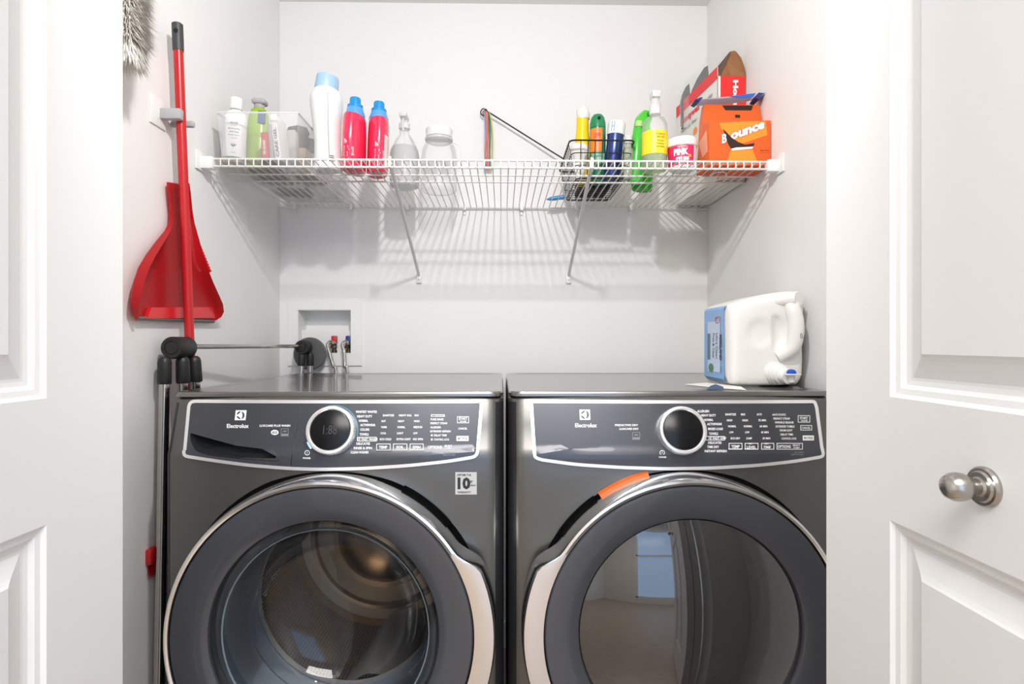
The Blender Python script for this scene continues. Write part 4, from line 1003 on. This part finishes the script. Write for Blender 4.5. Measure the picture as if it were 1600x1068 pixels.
# items in it
t = empty('yellow_bottle', 'slim yellow bottle with an off-white bent top in the wire basket', 'bottle', base(909.5, 1.765, ZI), (0, R(.5), 0))
fin('bottle_body', lathe([(0, 0), (.021, 0), (.022, .005), (.022, .14), (.0195, .165), (.0185, .205)], n=32), mat('yellow_plastic', (246, 206, 20), .3), t, world=False)
fin('bent_cap', add_tube(B(), smooth_path([(0.002, 0, .200), (0.001, 0, .216), (-.002, -.004, .226), (-.006, -.012, .231)], 4), [.0195, .0200, .0205, .0205, .0205, .0200, .0195, .0190, .0185, .018, .0165, .013, .010][:13], 20), mat('off_white', (226, 222, 216), .4), t, world=False)
fin('sleeve', lathe([(.0226, .05), (.0232, .095), (.0205, .108)], n=32, cap=False), mat('cream_label', (240, 224, 170), .4), t, world=False)
t = empty('white_tub', 'small off-white rounded bottle at the front of the wire basket', 'bottle', base(905, 1.712, ZI), (R(3), 0, 0))
fin('bottle_body', lathe([(0, 0), (.014, 0), (.016, .005), (.016, .05), (.018, .068), (.0265, .078), (.028, .090), (.024, .102), (.014, .108), (0, .110)], n=32, sx=1.0, sy=.55), MATS['off_white'], t, world=False)
t = empty('spray_can', 'green spray can with an orange label in the wire basket', 'spray can', base(934, 1.745, ZI))
MG = mat('can_green', (24, 120, 78), .3, coat=.5)
fin('can', lathe([(0, 0), (.0225, 0), (.024, .004), (.024, .165)], n=36), MG, t, world=False)
fin('cap', lathe([(.024, .166), (.0235, .182), (.020, .198), (.014, .206), (0, .208)], n=36), mat('cap_green', (30, 132, 84), .3), t, world=False)
fin('nozzle', lathe([(0, -.0255), (.0045, -.0255), (.005, -.018)], axis='Y', at=(0, 0, .190), n=14), M_BLACKG, t, world=False)
fin('label', lathe([(.0243, .09), (.0243, .160)], n=20, a0=R(-165), a1=R(-65), cap=False), mat('orange_print', (236, 130, 40), .4), t, world=False)
bm = B(); f = onl(.0247); add_text(bm, 'OFF!', -.016, .13, .004, .146, f, .04); add_text(bm, 'outdoor', -.016, .118, .004, .125, f)
fin('print', bm, mat('red_ink', (224, 50, 50), .5), t, world=False, smooth=False)
fin('label_silver', lathe([(.0243, .055), (.0243, .088)], n=20, a0=R(-150), a1=R(-40), cap=False), mat('pale_green_print', (140, 190, 160), .4), t, world=False)
t = empty('spray_can', 'dark blue can with a white cap, leaning right in the wire basket', 'spray can', base(955, 1.735, ZI), (0, R(5.5), 0))
fin('can', lathe([(0, 0), (.023, 0), (.025, .004), (.025, .142)], n=36), mat('can_blue', (38, 62, 128), .3, .3, coat=.5), t, world=False)
fin('cap', lathe([(.0265, .142), (.0265, .176), (.025, .181), (0, .183)], n=36), M_WHITE, t, world=False)
bm = B(); f = onl(.0268); add_frame(bm, -.020, .148, -.010, .176, .002, f); add_text(bm, 'RAID', -.0195, .16, -.0105, .166, f)
fin('cap_print', bm, mat('sky_print', (90, 150, 214), .5), t, world=False, smooth=False)
t = empty('glass_bottle', 'small pale bottle in the right corner of the wire basket', 'bottle', base(980, 1.70, ZI), (0, R(2), 0))
fin('bottle_body', lathe([(0, 0), (.015, 0), (.016, .004), (.016, .085), (.010, .10), (.009, .108)], n=28), clear('pale_green_glass', (196, 204, 184), .6, .1, .8), t, world=False)
fin('cap', lathe([(.011, .106), (.011, .126), (0, .127)], n=24), MATS['off_white'], t, world=False)
t = empty('black_case', 'flat black case lying in the bottom of the wire basket', 'case', base(925, 1.86, ZI))
fin('case_shell', box((-.05, -.06, 0), (.05, .06, .05), .006), M_BLACK, t, world=False)
o = fin('clear_bag', add_lathe(B(), [(.0, 0), (.010, .002), (.013, .03), (.011, .08), (.004, .095)], n=10, sy=.5), M_CLEAR, None, world=False)
setp(o, 'crumpled clear film bag behind the left side of the wire basket', 'bag'); o.location = base(889, 1.93, SZ + .002)
# blue packet behind
p = base(868, 1.945, SZ)
bm = B(); add_lathe(bm, [(0, -.032), (.003, -.030), (.009, -.018), (.011, 0), (.010, .016), (.012, .028), (.004, .032), (0, .032)], n=16, axis='Z', sx=.7)
bmesh.ops.rotate(bm, matrix=Matrix.Rotation(R(82), 3, 'Y'), verts=bm.verts); bmesh.ops.translate(bm, vec=(0, 0, .0115), verts=bm.verts)
o = fin('blue_sachet', bm, mat('sachet_blue', (70, 150, 200), .3, var=.3, vscale=90), None, world=False); setp(o, 'small crumpled light blue sachet lying at the back of the shelf', 'packet'); o.location = p

# green bottles
MGb = clear('green_plastic', (60, 200, 50), .8, .12, .9, tint=(90, 220, 80))
t = empty('green_spray_bottle', 'bright green spray bottle behind the yellow-labelled clear bottle', 'bottle', base(1003, 1.80, SZ), (0, R(2), R(20)))
fin('bottle_body', lathe([(0, 0), (.032, 0), (.035, .006), (.035, .10), (.030, .15), (.018, .18), (.016, .19)], sy=.7, n=36), MGb, t, world=False)
bm = B(); add_prism(bm, round_poly([(-.034, .176), (-.026, .226), (-.008, .250), (.018, .250), (.024, .232), (.014, .205), (.020, .186)], .008, 4), lambda a, b: Vector((a, -.011, b)), lambda a, b: Vector((a, .011, b)))
sp = fin('sprayer', bm, mat('green_trigger', (86, 214, 62), .3), t, world=False)
fin('nozzle', lathe([(0, -.024), (.007, -.024), (.008, -.008)], axis='Y', at=(.010, 0, .238), n=16), mat('green_nozzle', (50, 160, 50), .4), sp, world=False)
t = empty('green_bottle', 'second green bottle, darker, beside the wire basket', 'bottle', base(992, 1.715, SZ), (0, R(4), 0))
fin('bottle_body', lathe([(0, 0), (.020, 0), (.022, .005), (.022, .12), (.016, .150), (.009, .165), (.009, .17)], n=30), mat('green_bottle', (70, 190, 60), .3), t, world=False)
fin('cap', lathe([(.011, .168), (.011, .184), (0, .185)], n=24), mat('pale_green_cap', (176, 220, 130), .4), t, world=False)

# clear spray bottle with the yellow label
t = empty('spray_bottle', 'clear spray bottle with a yellow label and white pump', 'bottle', base(1022.5, 1.595), (0, R(0.5), 0))
fin('bottle_body', lathe([(0, 0), (.031, 0), (.0345, .005), (.035, .05), (.035, .115), (.033, .132), (.024, .146), (.014, .152), (.014, .160)], n=44), M_CLEAR, t, world=False)
fin('liquid', lathe([(0, .003), (.031, .003), (.033, .006), (.0335, .045), (0, .046)], n=40), clear('pale_green_liquid', (206, 226, 180), .35, .05, .3, tint=(225, 240, 205)), t, world=False)
fin('label', lathe([(.0353, .040), (.0353, .098), (.0353, .104)], n=30, a0=R(-185), a1=R(5), cap=False), mat('yellow_label', (250, 218, 40), .4), t, world=False)
bm = B(); f = onl(.0357)
for s_, y_, w_ in (('MYCLEAN DAY', .090, .026), ('LEMON SCENT', .082, .024), ('Room', .072, .018), ('Freshener', .064, .022), ('air & fabric', .056, .024)): add_text(bm, s_, .004 - w_ / 2 + .004, y_, .008 + w_ / 2, y_ + .0045, f)
add_frame(bm, -.022, .044, .022, .051, .0007, f)
fin('print', bm, mat('olive_ink', (120, 110, 50), .5), t, world=False, smooth=False)
fin('neck', lathe([(.0155, .156), (.0155, .186), (.012, .190)], n=30), M_FROST, t, world=False)
fin('pump_head', add_box(lathe([(.012, .188), (.012, .205)], n=24), (-.012, -.020, .200), (.012, .014, .219), .004), M_FROST, t, world=False)

# tub of cleaning paste
t = empty('paste_tub', 'white tub with a pink label and white lid, left of the orange box', 'tub', base(1066, 1.587), (0, 0, R(-8)))
fin('tub', lathe([(0, 0), (.034, 0), (.037, .004), (.0385, .064)], n=44), M_WHITE, t, world=False)
fin('lid', lathe([(.0405, .062), (.0412, .066), (.0405, .080), (.038, .084), (0, .084)], n=44), M_WHITE, t, world=False)
fin('label', lathe([(.0375, .006), (.0390, .060)], n=30, a0=R(-190), a1=R(-48), cap=False), mat('magenta_label', (226, 36, 96), .4), t, world=False)
bm = B(); f = onl(.0398); add_text(bm, 'PINK', -.030, .032, .010, .050, f, .06); add_text(bm, 'STUFF', -.024, .012, .012, .027, f, .06); add_text(bm, 'THE ORIGINAL', -.020, .053, .008, .0565, f)
fin('print', bm, M_PRINT, t, world=False, smooth=False)
bm = B(); add_rect(bm, .010, .026, .018, .033, onl(.0402), 2, 1); fin('badge', bm, mat('gold_badge', (236, 180, 50), .4), t, world=False, smooth=False)

# orange box
ox0, ox1 = W(1108, 220, 1.535).x, XR - .004
oz = W(1150, 187, 1.535).z; D0, D1 = 1.535, 1.635
t = empty('dryer_sheet_box', 'orange dryer-sheet box with a torn front at the right end of the shelf', 'box', ((ox0 + ox1) / 2, D0, SZ))
MO = mat('orange_card', (240, 96, 26), .45, var=.04); MO2 = mat('light_orange_print', (250, 150, 40), .45)
bm = B()
zt2 = W(1150, 166, 1.605).z
# front lower body plus a hipped upper part
prof = [(D0, SZ), (D0, oz - .002), (D0 + .003, oz), (D0 + .045, oz + .002), (D0 + .060, zt2), (D0 + .080, zt2), (D1, oz + .03), (D1, SZ)]
add_prism(bm, prof, lambda y, z: Vector((ox0 + (.008 if z > oz + .02 else 0), y, z)), lambda y, z: Vector((ox1 - (.004 if z > oz + .02 else 0), y, z)))
ob_ = fin('carton', bm, MO, t, smooth=False)
fF = lambda off: (lambda px, py: (lambda q: Vector((q.x, D0 - off, q.z)))(W(px, py, D0)))
bm = B(); f = fF(.0004); bm.faces.new([bm.verts.new(f(*q)) for q in ((1124, 192), (1160, 190), (1196, 189), (1199, 211), (1160, 224), (1140, 214), (1126, 200))]); fin('printed_patch', bm, MO2, ob_, smooth=False)
bm = B(); bm.faces.new([bm.verts.new(f(*q)) for q in ((1142, 234), (1176, 234), (1183, 252), (1136, 252))]); fin('printed_patch', bm, MO2, ob_, smooth=False)
bm = B(); f = fF(.0010)
bm.faces.new([bm.verts.new(f(*q)) for q in ((1129.5, 201), (1143, 215), (1153, 222), (1164, 226), (1179, 223.5), (1177, 229), (1150, 230.5), (1142, 232.5), (1137, 224))]); fin('torn_opening', bm, mat('box_inside', (46, 30, 26), .8), ob_, smooth=False)
bm = B(); bm.faces.new([bm.verts.new(f(*q)) for q in ((1142, 232.5), (1150, 230.3), (1177, 229), (1175, 232.5), (1144, 235))]); fin('torn_edge', bm, M_PRINT, ob_, smooth=False)
# lettering along a rising line
def slant(x0, y0, sl, off):
    f = fF(off); return lambda a, b: f(x0 + a, y0 - sl * a - b + .002 * a * a * 0)
bm = B(); add_text(bm, 'B', 0, -2, 8.5, 15, slant(1127, 224, .25, .0006), .07); add_text(bm, 'ounce', 13, -2, 69, 11, slant(1127, 224, .36, .0006), .10); fin('lettering_outline', bm, mat('deep_red_print', (200, 50, 40), .5), ob_, smooth=False)
bm = B(); add_text(bm, 'B', 0.6, -.8, 8.2, 14, slant(1127, 224, .25, .0014), .035); add_text(bm, 'ounce', 14, -1, 68, 10.4, slant(1127, 224, .36, .0009), .055); fin('lettering', bm, M_PRINT, ob_, smooth=False)
bm = B(); add_text(bm, 'MEGA SHEETS', 1188, 236, 1202, 234, f); add_text(bm, 'dryer bar 120', 1188, 239.5, 1202, 237.5, f); fin('small_print', bm, mat('brown_ink', (150, 70, 30), .5), ob_, smooth=False)
# handle slots in the slanted top
sl = lambda k: (lambda a, b: Vector((a, D0 + .045 + .015 * b - .0008, oz + .002 + (zt2 - oz - .002) * b + .0005)))
bm = B(); xa, xb_ = W(1127, 170, 1.6).x, W(1175, 170, 1.6).x
bm.faces.new([bm.verts.new(sl(0)(*q)) for q in ((xa, .96), (xb_, .96), (xb_ - .006, .72), (xa + .008, .72))])
xc = W(1151, 180, 1.59).x; add_rect(bm, xc - .006, .36, xc + .008, .50, sl(0)); fin('handle_slot', bm, MATS['box_inside'], ob_, smooth=False)
bm = B(); add_prism(bm, [(D0 + .012, SZ + .04), (D0 + .05, SZ + .035), (D0 + .078, SZ + .085), (D0 + .02, SZ + .1)], lambda y, z: Vector((ox0 - .0006, y, z)), lambda y, z: Vector((ox0, y, z))); fin('side_panel_print', bm, mat('pale_orange_print', (246, 170, 140), .5), ob_, smooth=False)

# wipes pack lying on the orange box
q = W(1150, 160, 1.62); zt3 = zt2 + .001
t = empty('wipes_pack', 'blue and white wipes pack lying on top of the orange box', 'packet', ((ox0 + ox1) / 2 - .012, D0 + .068, zt3))
bm = B(); rows = []
for j in range(7):
    row = []
    for i in range(13):
        u = i / 12; v = j / 6; x = -.082 + .160 * u; y = -.028 + .045 * v; h = .0055 + .012 * math.sin(PI * v) * (.5 + .5 * math.sin(PI * u)) + .016 * u * u
        row.append(bm.verts.new((x, y, h)))
    rows.append(row)
for j in range(6):
    for i in range(12): bm.faces.new((rows[j][i], rows[j][i + 1], rows[j + 1][i + 1], rows[j + 1][i]))
bmesh.ops.solidify(bm, geom=bm.faces[:], thickness=.0055)
wp = fin('pack_film', bm, mat('pack_white', (222, 222, 236), .3), t, world=False)
bm = B()
for (a0, a1, dz) in ((.072, .098, .017),):
    add_prism(bm, [(a0, .009), (a0 + .008, .024), (a1 - .004, .023), (a1, .0245), (a1 - .008, .018), (a0 + .012, .006)], lambda a, b: Vector((a, -.030, b)), lambda a, b: Vector((a, .012, b)))
fin('sealed_end', bm, mat('pack_navy', (38, 54, 120), .4), wp, world=False)
bm = B(); add_prism(bm, [(-.004, .0135), (.030, .0175), (.072, .0225), (.066, .012), (.03, .0095)], lambda a, b: Vector((a, -.0298, b)), lambda a, b: Vector((a, -.0282, b))); fin('blue_print', bm, mat('pack_blue', (44, 98, 196), .4), wp, world=False)
bm = B(); add_prism(bm, [(-.094, .0045), (-.080, .0100), (-.074, .0095), (-.084, .0)], lambda a, b: Vector((a, -.030, b)), lambda a, b: Vector((a, .015, b))); fin('sealed_end', bm, MATS['pack_navy'], wp, world=False)

# tall white and red box
ta = W(1121, 104, 1.69); tb = W(1171, 118, 1.69); Lx0 = ta.x; Rx0 = min(tb.x, XR - .006); zT = W(1121, 104, 1.69).z; Lx1 = W(1057, 170, 1.99).x; zF = W(1150, 119, 1.69).z
Y0, Y1 = 1.69, 1.99
t = empty('heater_box', 'tall open white and red carton standing in the right corner behind the orange box', 'box', (Lx0, Y0, SZ))
MW2 = mat('white_card', (232, 228, 224), .5); MR2 = mat('red_card', (232, 40, 44), .45); MBr = mat('brown_card', (150, 104, 66), .8, var=.1)
bm = B(); k = .0015
Rx1 = XR - .004
def quad(a, b, c, d, thick=(0, 0, 0)):
    th_ = Vector(thick); vs = [bm.verts.new(Vector(v)) for v in (a, b, c, d)] + [bm.verts.new(Vector(v) + th_) for v in (a, b, c, d)]
    for q in ((0, 1, 2, 3), (7, 6, 5, 4), (0, 4, 5, 1), (1, 5, 6, 2), (2, 6, 7, 3), (3, 7, 4, 0)): bm.faces.new([vs[i] for i in q])
quad((Lx0, Y0, SZ), (Lx1, Y1, SZ), (Lx1, Y1, zT), (Lx0, Y0, zT), (k, 0, 0))
quad((Lx0, Y0, SZ), (Rx0, Y0, SZ), (Rx0, Y0, zF), (Lx0, Y0, zF), (0, k, 0))
quad((Lx1, Y1, SZ), (Rx1, Y1, SZ), (Rx1, Y1, zT), (Lx1, Y1, zT), (0, -k, 0))
quad((Rx0, Y0, SZ), (Rx1, Y1, SZ), (Rx1, Y1, zT), (Rx0, Y0, zF), (-k, 0, 0))
quad((Lx0, Y0, SZ), (Rx0, Y0, SZ), (Rx1, Y1, SZ), (Lx1, Y1, SZ), (0, 0, k))
cb = fin('carton', bm, MW2, t, smooth=False)
# raised inner flaps, brown inside
bm = B(); pk = W(1146, 79, 1.73)
pts = [W(1121, 104, 1.695), W(1131, 92, 1.71), W(1139, 82, 1.725), pk, W(1150, 80, 1.73), W(1158, 90, 1.72), W(1166, 104, 1.70), W(1171, 117, 1.69)]
bp = [V((Lx0 + .003, 1.70, zF - .03))] + pts + [V((Rx0 - .002, 1.70, zF - .03))]
for p_ in bp: p_.x = min(p_.x, XR - .005)
va = [bm.verts.new(p_) for p_ in bp]; vb = [bm.verts.new(p_ + V((0, .002, 0))) for p_ in bp]
bm.faces.new(va); bm.faces.new(vb[::-1])
for i in range(len(va)): bm.faces.new((va[i], va[(i + 1) % len(va)], vb[(i + 1) % len(va)], vb[i]))
fin('open_flap', bm, MBr, cb, smooth=False, label='raised brown inside of the box flap')
bm = B(); side = [W(1121, 104, 1.694), W(1131, 92, 1.709), W(1139, 82, 1.722), W(1142, 80, 1.722), W(1133, 100, 1.700), W(1125, 118, 1.692)]
bm.faces.new([bm.verts.new(p_ + V((0, -.002, 0))) for p_ in side]); fin('flap_fold', bm, mat('dark_card', (96, 80, 70), .8), cb, smooth=False)
fL = lambda s, z, off=.0008: Vector((Lx0 + (Lx1 - Lx0) * s - off, Y0 + (Y1 - Y0) * s, z))
bm = B(); add_rect(bm, 0, zT - .036, 1, zT, lambda a, b: fL(a, b)); fin('red_band', bm, MR2, cb, smooth=False)
bm = B(); add_rect(bm, Lx0 + .009, SZ + .01, Rx0, zF, lambda a, b: V((a, Y0 - .0006, b))); fin('red_face', bm, MR2, cb, smooth=False)
bm = B(); xm = (Lx0 + Rx0) / 2 + .010
add_text(bm, 'Honeywell', 0, 0, .150, .020, lambda a, b: V((xm - .010 + b, Y0 - .0012, zF - .012 - a)), .05)
fin('lettering', bm, M_PRINT, cb, smooth=False)
bm = B(); add_text(bm, 'Honeywell', .88, zT - .085, .40, zT - .055, lambda a, b: fL(a, b, .0012), .04); fin('lettering', bm, MR2, cb, smooth=False)
bm = B(); add_text(bm, 'HEPA air filter', .86, zT - .105, .45, zT - .095, lambda a, b: fL(a, b, .0012), .0); add_text(bm, 'pure clean', .30, zT - .080, .10, zT - .060, lambda a, b: fL(a, b, .0012), .0); fin('small_print', bm, MATS['grey_ink'], cb, smooth=False)
bm = B(); n_ = 16; bm.faces.new([bm.verts.new(fL(.50 + .05 * math.cos(a / n_ * 2 * PI), zT - .135 + .012 * math.sin(a / n_ * 2 * PI), .0012)) for a in range(n_)]); fin('orange_dot', bm, MO2, cb, smooth=False)
# black things in clear film on the box
t = empty('adapter_pack', 'black adapter in clear film poking out of the open red and white carton', 'packet', (Lx1 + .05, 1.88, SZ + .002))
bm = B(); fz = lambda px, py, D: W(px, py, D)
def fin2(pxs, D, th_):
    a = [fz(x, y, D) for x, y in pxs]; b_ = B(); va = [b_.verts.new(p_) for p_ in a]; vb = [b_.verts.new(p_ + V((.0, th_, 0))) for p_ in a]
    b_.faces.new(va); b_.faces.new(vb[::-1])
    for i in range(len(va)): b_.faces.new((va[i], va[(i + 1) % len(va)], vb[(i + 1) % len(va)], vb[i]))
    return b_
fin('black_part', fin2([(1066, 200), (1064, 160), (1067, 146), (1072, 135), (1077, 130), (1078, 140), (1080, 200)], 1.93, .012), mat('charcoal', (60, 64, 66), .4), t)
fin('black_part', fin2([(1082, 200), (1082, 140), (1090, 122), (1100, 106), (1106, 102), (1107, 112), (1108, 130), (1108, 200)], 1.90, .012), MATS['charcoal'], t)
fin('film', fin2([(1062, 200), (1062, 150), (1072, 126), (1096, 104), (1108, 84), (1111, 100), (1110, 200)], 1.885, .001), clear('thin_film', (220, 220, 220), .12, .1, .6), t)

# ================================================================== JUG ON THE DRYER
TZ = .9678
D = 1.335
c0 = W(1140, 607, D); 
jg = empty('detergent_jug', 'large white detergent jug lying on its side on the dryer, blue label and blue-buttoned tap', 'jug', (W(1200, 600, D).x, D + .08, TZ))
def q2(px, py, D_=None): return W(px, py, D_ or D)
out_px = [(1143, 474), (1160, 468), (1200, 458), (1240, 452.5), (1256, 456), (1261, 470), (1258, 520), (1259, 560), (1258, 590), (1250, 603), (1225, 608), (1165, 608.5), (1148, 604), (1141, 590), (1140, 490)]
zmin = TZ
bm = B()
L = []
for j, (s, yy) in enumerate(((.80, 0.0), (.90, .003), (.965, .010), (1, .022), (1, .165), (.97, .178), (.90, .184))):
    cxp = sum(W(a, b, D).x for a, b in out_px) / len(out_px); czp = sum(W(a, b, D).z for a, b in out_px) / len(out_px)
    ring = []
    for a, b in round_poly(out_px, 6, 3):
        w_ = W(a, b, D); ring.append(bm.verts.new((cxp + (w_.x - cxp) * s, D + yy, max(TZ + .0004, czp + (w_.z - czp) * s))))
    L.append(ring)
for r0, r1 in zip(L, L[1:]):
    for i in range(len(r0)): bm.faces.new((r0[i], r0[(i + 1) % len(r0)], r1[(i + 1) % len(r0)], r1[i]))
bm.faces.new(L[0]); bm.faces.new(L[-1])
jb_ = fin('jug_body', bm, mat('jug_plastic', (236, 235, 232), .38, var=.01), jg)
# carve the hand hole crescent
loc = Vector(jg.location)
cut = B(); cen = W(1207, 522, D)
add_tube(cut, [p_ - loc for p_ in smooth_path([W(1206, 488, D - .012), W(1217, 500, D - .010), W(1221, 520, D - .009), W(1217, 541, D - .010), W(1202, 549, D - .012)], 5)], [.006, .008, .011, .014, .016, .018, .019, .020, .021, .021, .021, .021, .020, .019, .018, .016, .014, .012, .010, .007, .005], 14)
cut2 = B(); add_lathe(cut2, [(0, -.019), (.014, -.0165), (.028, -.011), (.038, -.004), (.042, 0.0), (.038, .004), (.02, .009), (0, .010)], n=20, axis='Y', at=(W(1188, 519, D) - loc) + V((0, -.004, 0)), sy=1.0)
boolean(jb_, [cut, cut2])
if not jb_.data.materials: jb_.data.materials.append(MATS['jug_plastic'])
md = jb_.modifiers.new('r', 'REMESH'); md.mode = 'VOXEL'; md.voxel_size = .0028
md = jb_.modifiers.new('s', 'SMOOTH'); md.factor = .6; md.iterations = 10
bake(jb_)
for p_ in jb_.data.polygons: p_.use_smooth = True
if not jb_.data.materials: jb_.data.materials.append(MATS['jug_plastic'])
# handle: from the top corner stub round to the middle
bm = tube([p_ for p_ in smooth_path([W(1240, 466, D + .020), W(1238, 478, D - .006), W(1243, 500, D - .012), W(1243, 525, D - .012), W(1236, 545, D - .008), W(1215, 557, D + .004)], 6)], [.014 + .004 * math.sin(PI * i / 30) for i in range(31)], 16)
fin('handle', bm, MATS['jug_plastic'], jg)
bm = B(); add_tube(bm, [W(1195, 474, D + .018), W(1225, 468, D + .006), W(1246, 466.5, D - .014), W(1248, 466.5, D - .017)], [.010, .0165, .0175, .0165], 20); fin('corner_stub', bm, MATS['jug_plastic'], jg)
# label wraps the left face
xl = W(1140, 540, D).x - .0006; ztl = W(1141, 476, D + .02).z; zbl = TZ + .006
def lab(s, v): # s along depth, v height
    y = D + .030 + .135 * s; edge = min(v, 1 - v); cc = .008 * max(0, 1 - edge / .05) ** 2
    return V((xl + cc - .0004, y, zbl + (ztl - zbl) * v))
bm = B(); add_rect(bm, 0, 0, 1, 1, lab, 4, 24); ll = fin('label', bm, mat('sky_label', (132, 176, 226), .35, var=.12, vscale=18), jg)
lo_ = lambda s, v: lab(s, v) - V((.0008, 0, 0))
bm = B(); add_rect(bm, .18, .12, .80, .80, lo_, 2, 8); fin('pale_patch', bm, mat('pale_label', (196, 214, 238), .35), ll)
lo2 = lambda s, v: lab(s, v) - V((.0014, 0, 0))
bm = B()
add_text(bm, 'KIRKLAND', 0, 0, 1, 1, lambda a, b: lo2(.10 + .10 * (1 - b), .62 - .34 * a) , .04)
add_text(bm, 'Ultra Clean', 0, 0, 1, 1, lambda a, b: lo2(.28 + .10 * (1 - b), .64 - .34 * a), .0)
add_text(bm, 'Free & Clear', 0, 0, 1, 1, lambda a, b: lo2(.44 + .10 * (1 - b), .64 - .34 * a), .0)
add_text(bm, '5.73 L', 0, 0, 1, 1, lambda a, b: lo2(.10 + .07 * (1 - b), .20 - .10 * a), .0)
fin('label_print', bm, M_INK, ll, smooth=False)
bm = B(); add_rect(bm, .66, .28, .80, .64, lo2, 1, 1); fin('teal_band', bm, mat('teal_band', (70, 116, 130), .4), ll, smooth=False)
bm = B(); bm.faces.new([bm.verts.new(lo2(.62 + .13 * math.cos(a / 16 * 2 * PI), .17 + .06 * math.sin(a / 16 * 2 * PI))) for a in range(16)]); fin('green_emblem', bm, mat('leaf_green', (60, 130, 80), .4), ll, smooth=False)
bm = B()
for a in range(16): bm.faces.new([bm.verts.new(lo2(.30 + r_ * .13 * math.cos((a + d_) / 16 * 2 * PI), .82 + r_ * .05 * math.sin((a + d_) / 16 * 2 * PI))) for r_, d_ in ((1, 0), (1, 1), (.7, 1), (.7, 0))])
fin('red_ring_print', bm, mat('coral_print', (230, 110, 110), .4), ll, smooth=False)
# tap
tp = W(1222, 585, D)
dr = V((.25, -1, -.12)).normalized()
bm = B(); add_tube(bm, [tp + V((-.016, .010, .004)) + dr * a for a in (0, .006, .0065, .014, .0145, .022, .0225, .032, .034, .052)], [.0285, .0285, .0265, .0265, .0245, .0245, .0225, .0215, .018, .017], 28)
tap = fin('tap', bm, M_WHITE, jg)
e_ = tp + V((-.016, .010, .004)) + dr * .050
for v_ in tap.data.vertices:
    if v_.co.z + jg.location.z < TZ + .0006: v_.co.z = TZ + .0006 - jg.location.z
fin('spout', tube([e_ + V((.006, .004, .002)), e_ + V((.006, .002, -.014))], .0085, 14), M_WHITE, tap)
fin('lever', box(e_ + V((-.012, -.016, .0035)), e_ + V((.022, .010, .0065)), .001), M_WHITE, tap)
fin('button', lathe([(.0115, 0), (.0110, .005), (.007, .009), (0, .0102)], at=e_ + V((.004, -.003, .0066)), n=24), mat('button_blue', (24, 78, 190), .3), tap, label='blue button')
bm = B(); add_text(bm, 'EL4', W(1240, 530, D).x, W(1240, 528, D).z, W(1248, 530, D).x, W(1240, 521, D).z, lambda a, b: V((a, D - .0305, b)), 0)
fin('printed_code', bm, MATS['grey_ink'], jg, smooth=False)
# papers under the jug
P = lambda px, py: W(px, py, CAMZ and ((CAMZ - TZ) * F / (py - 534)) * 1.0)
bm = B(); pts = [P(1070, 600), P(1105, 597.5), P(1158, 604), P(1166, 609), P(1125, 606)]
add_prism(bm, [(p_.x, p_.y) for p_ in pts], lambda a, b: V((a, b, .9668)), lambda a, b: V((a, b, .9676)))
o = fin('paper_sheet', bm, mat('paper', (236, 234, 228), .6), None, smooth=False); setp(o, 'white paper sheet on the dryer under the jug', 'paper'); toploc(o, pts[0])
bm = B(); pts = [P(1104, 608.5), P(1110, 603), P(1118, 600.5), P(1130, 604.5), P(1131, 608)]
add_prism(bm, [(p_.x, p_.y) for p_ in pts], lambda a, b: V((a, b, .9677)), lambda a, b: V((a, b, .9681)))
fin('blue_print', bm, mat('dark_blue_print', (52, 76, 112), .5), o, smooth=False)
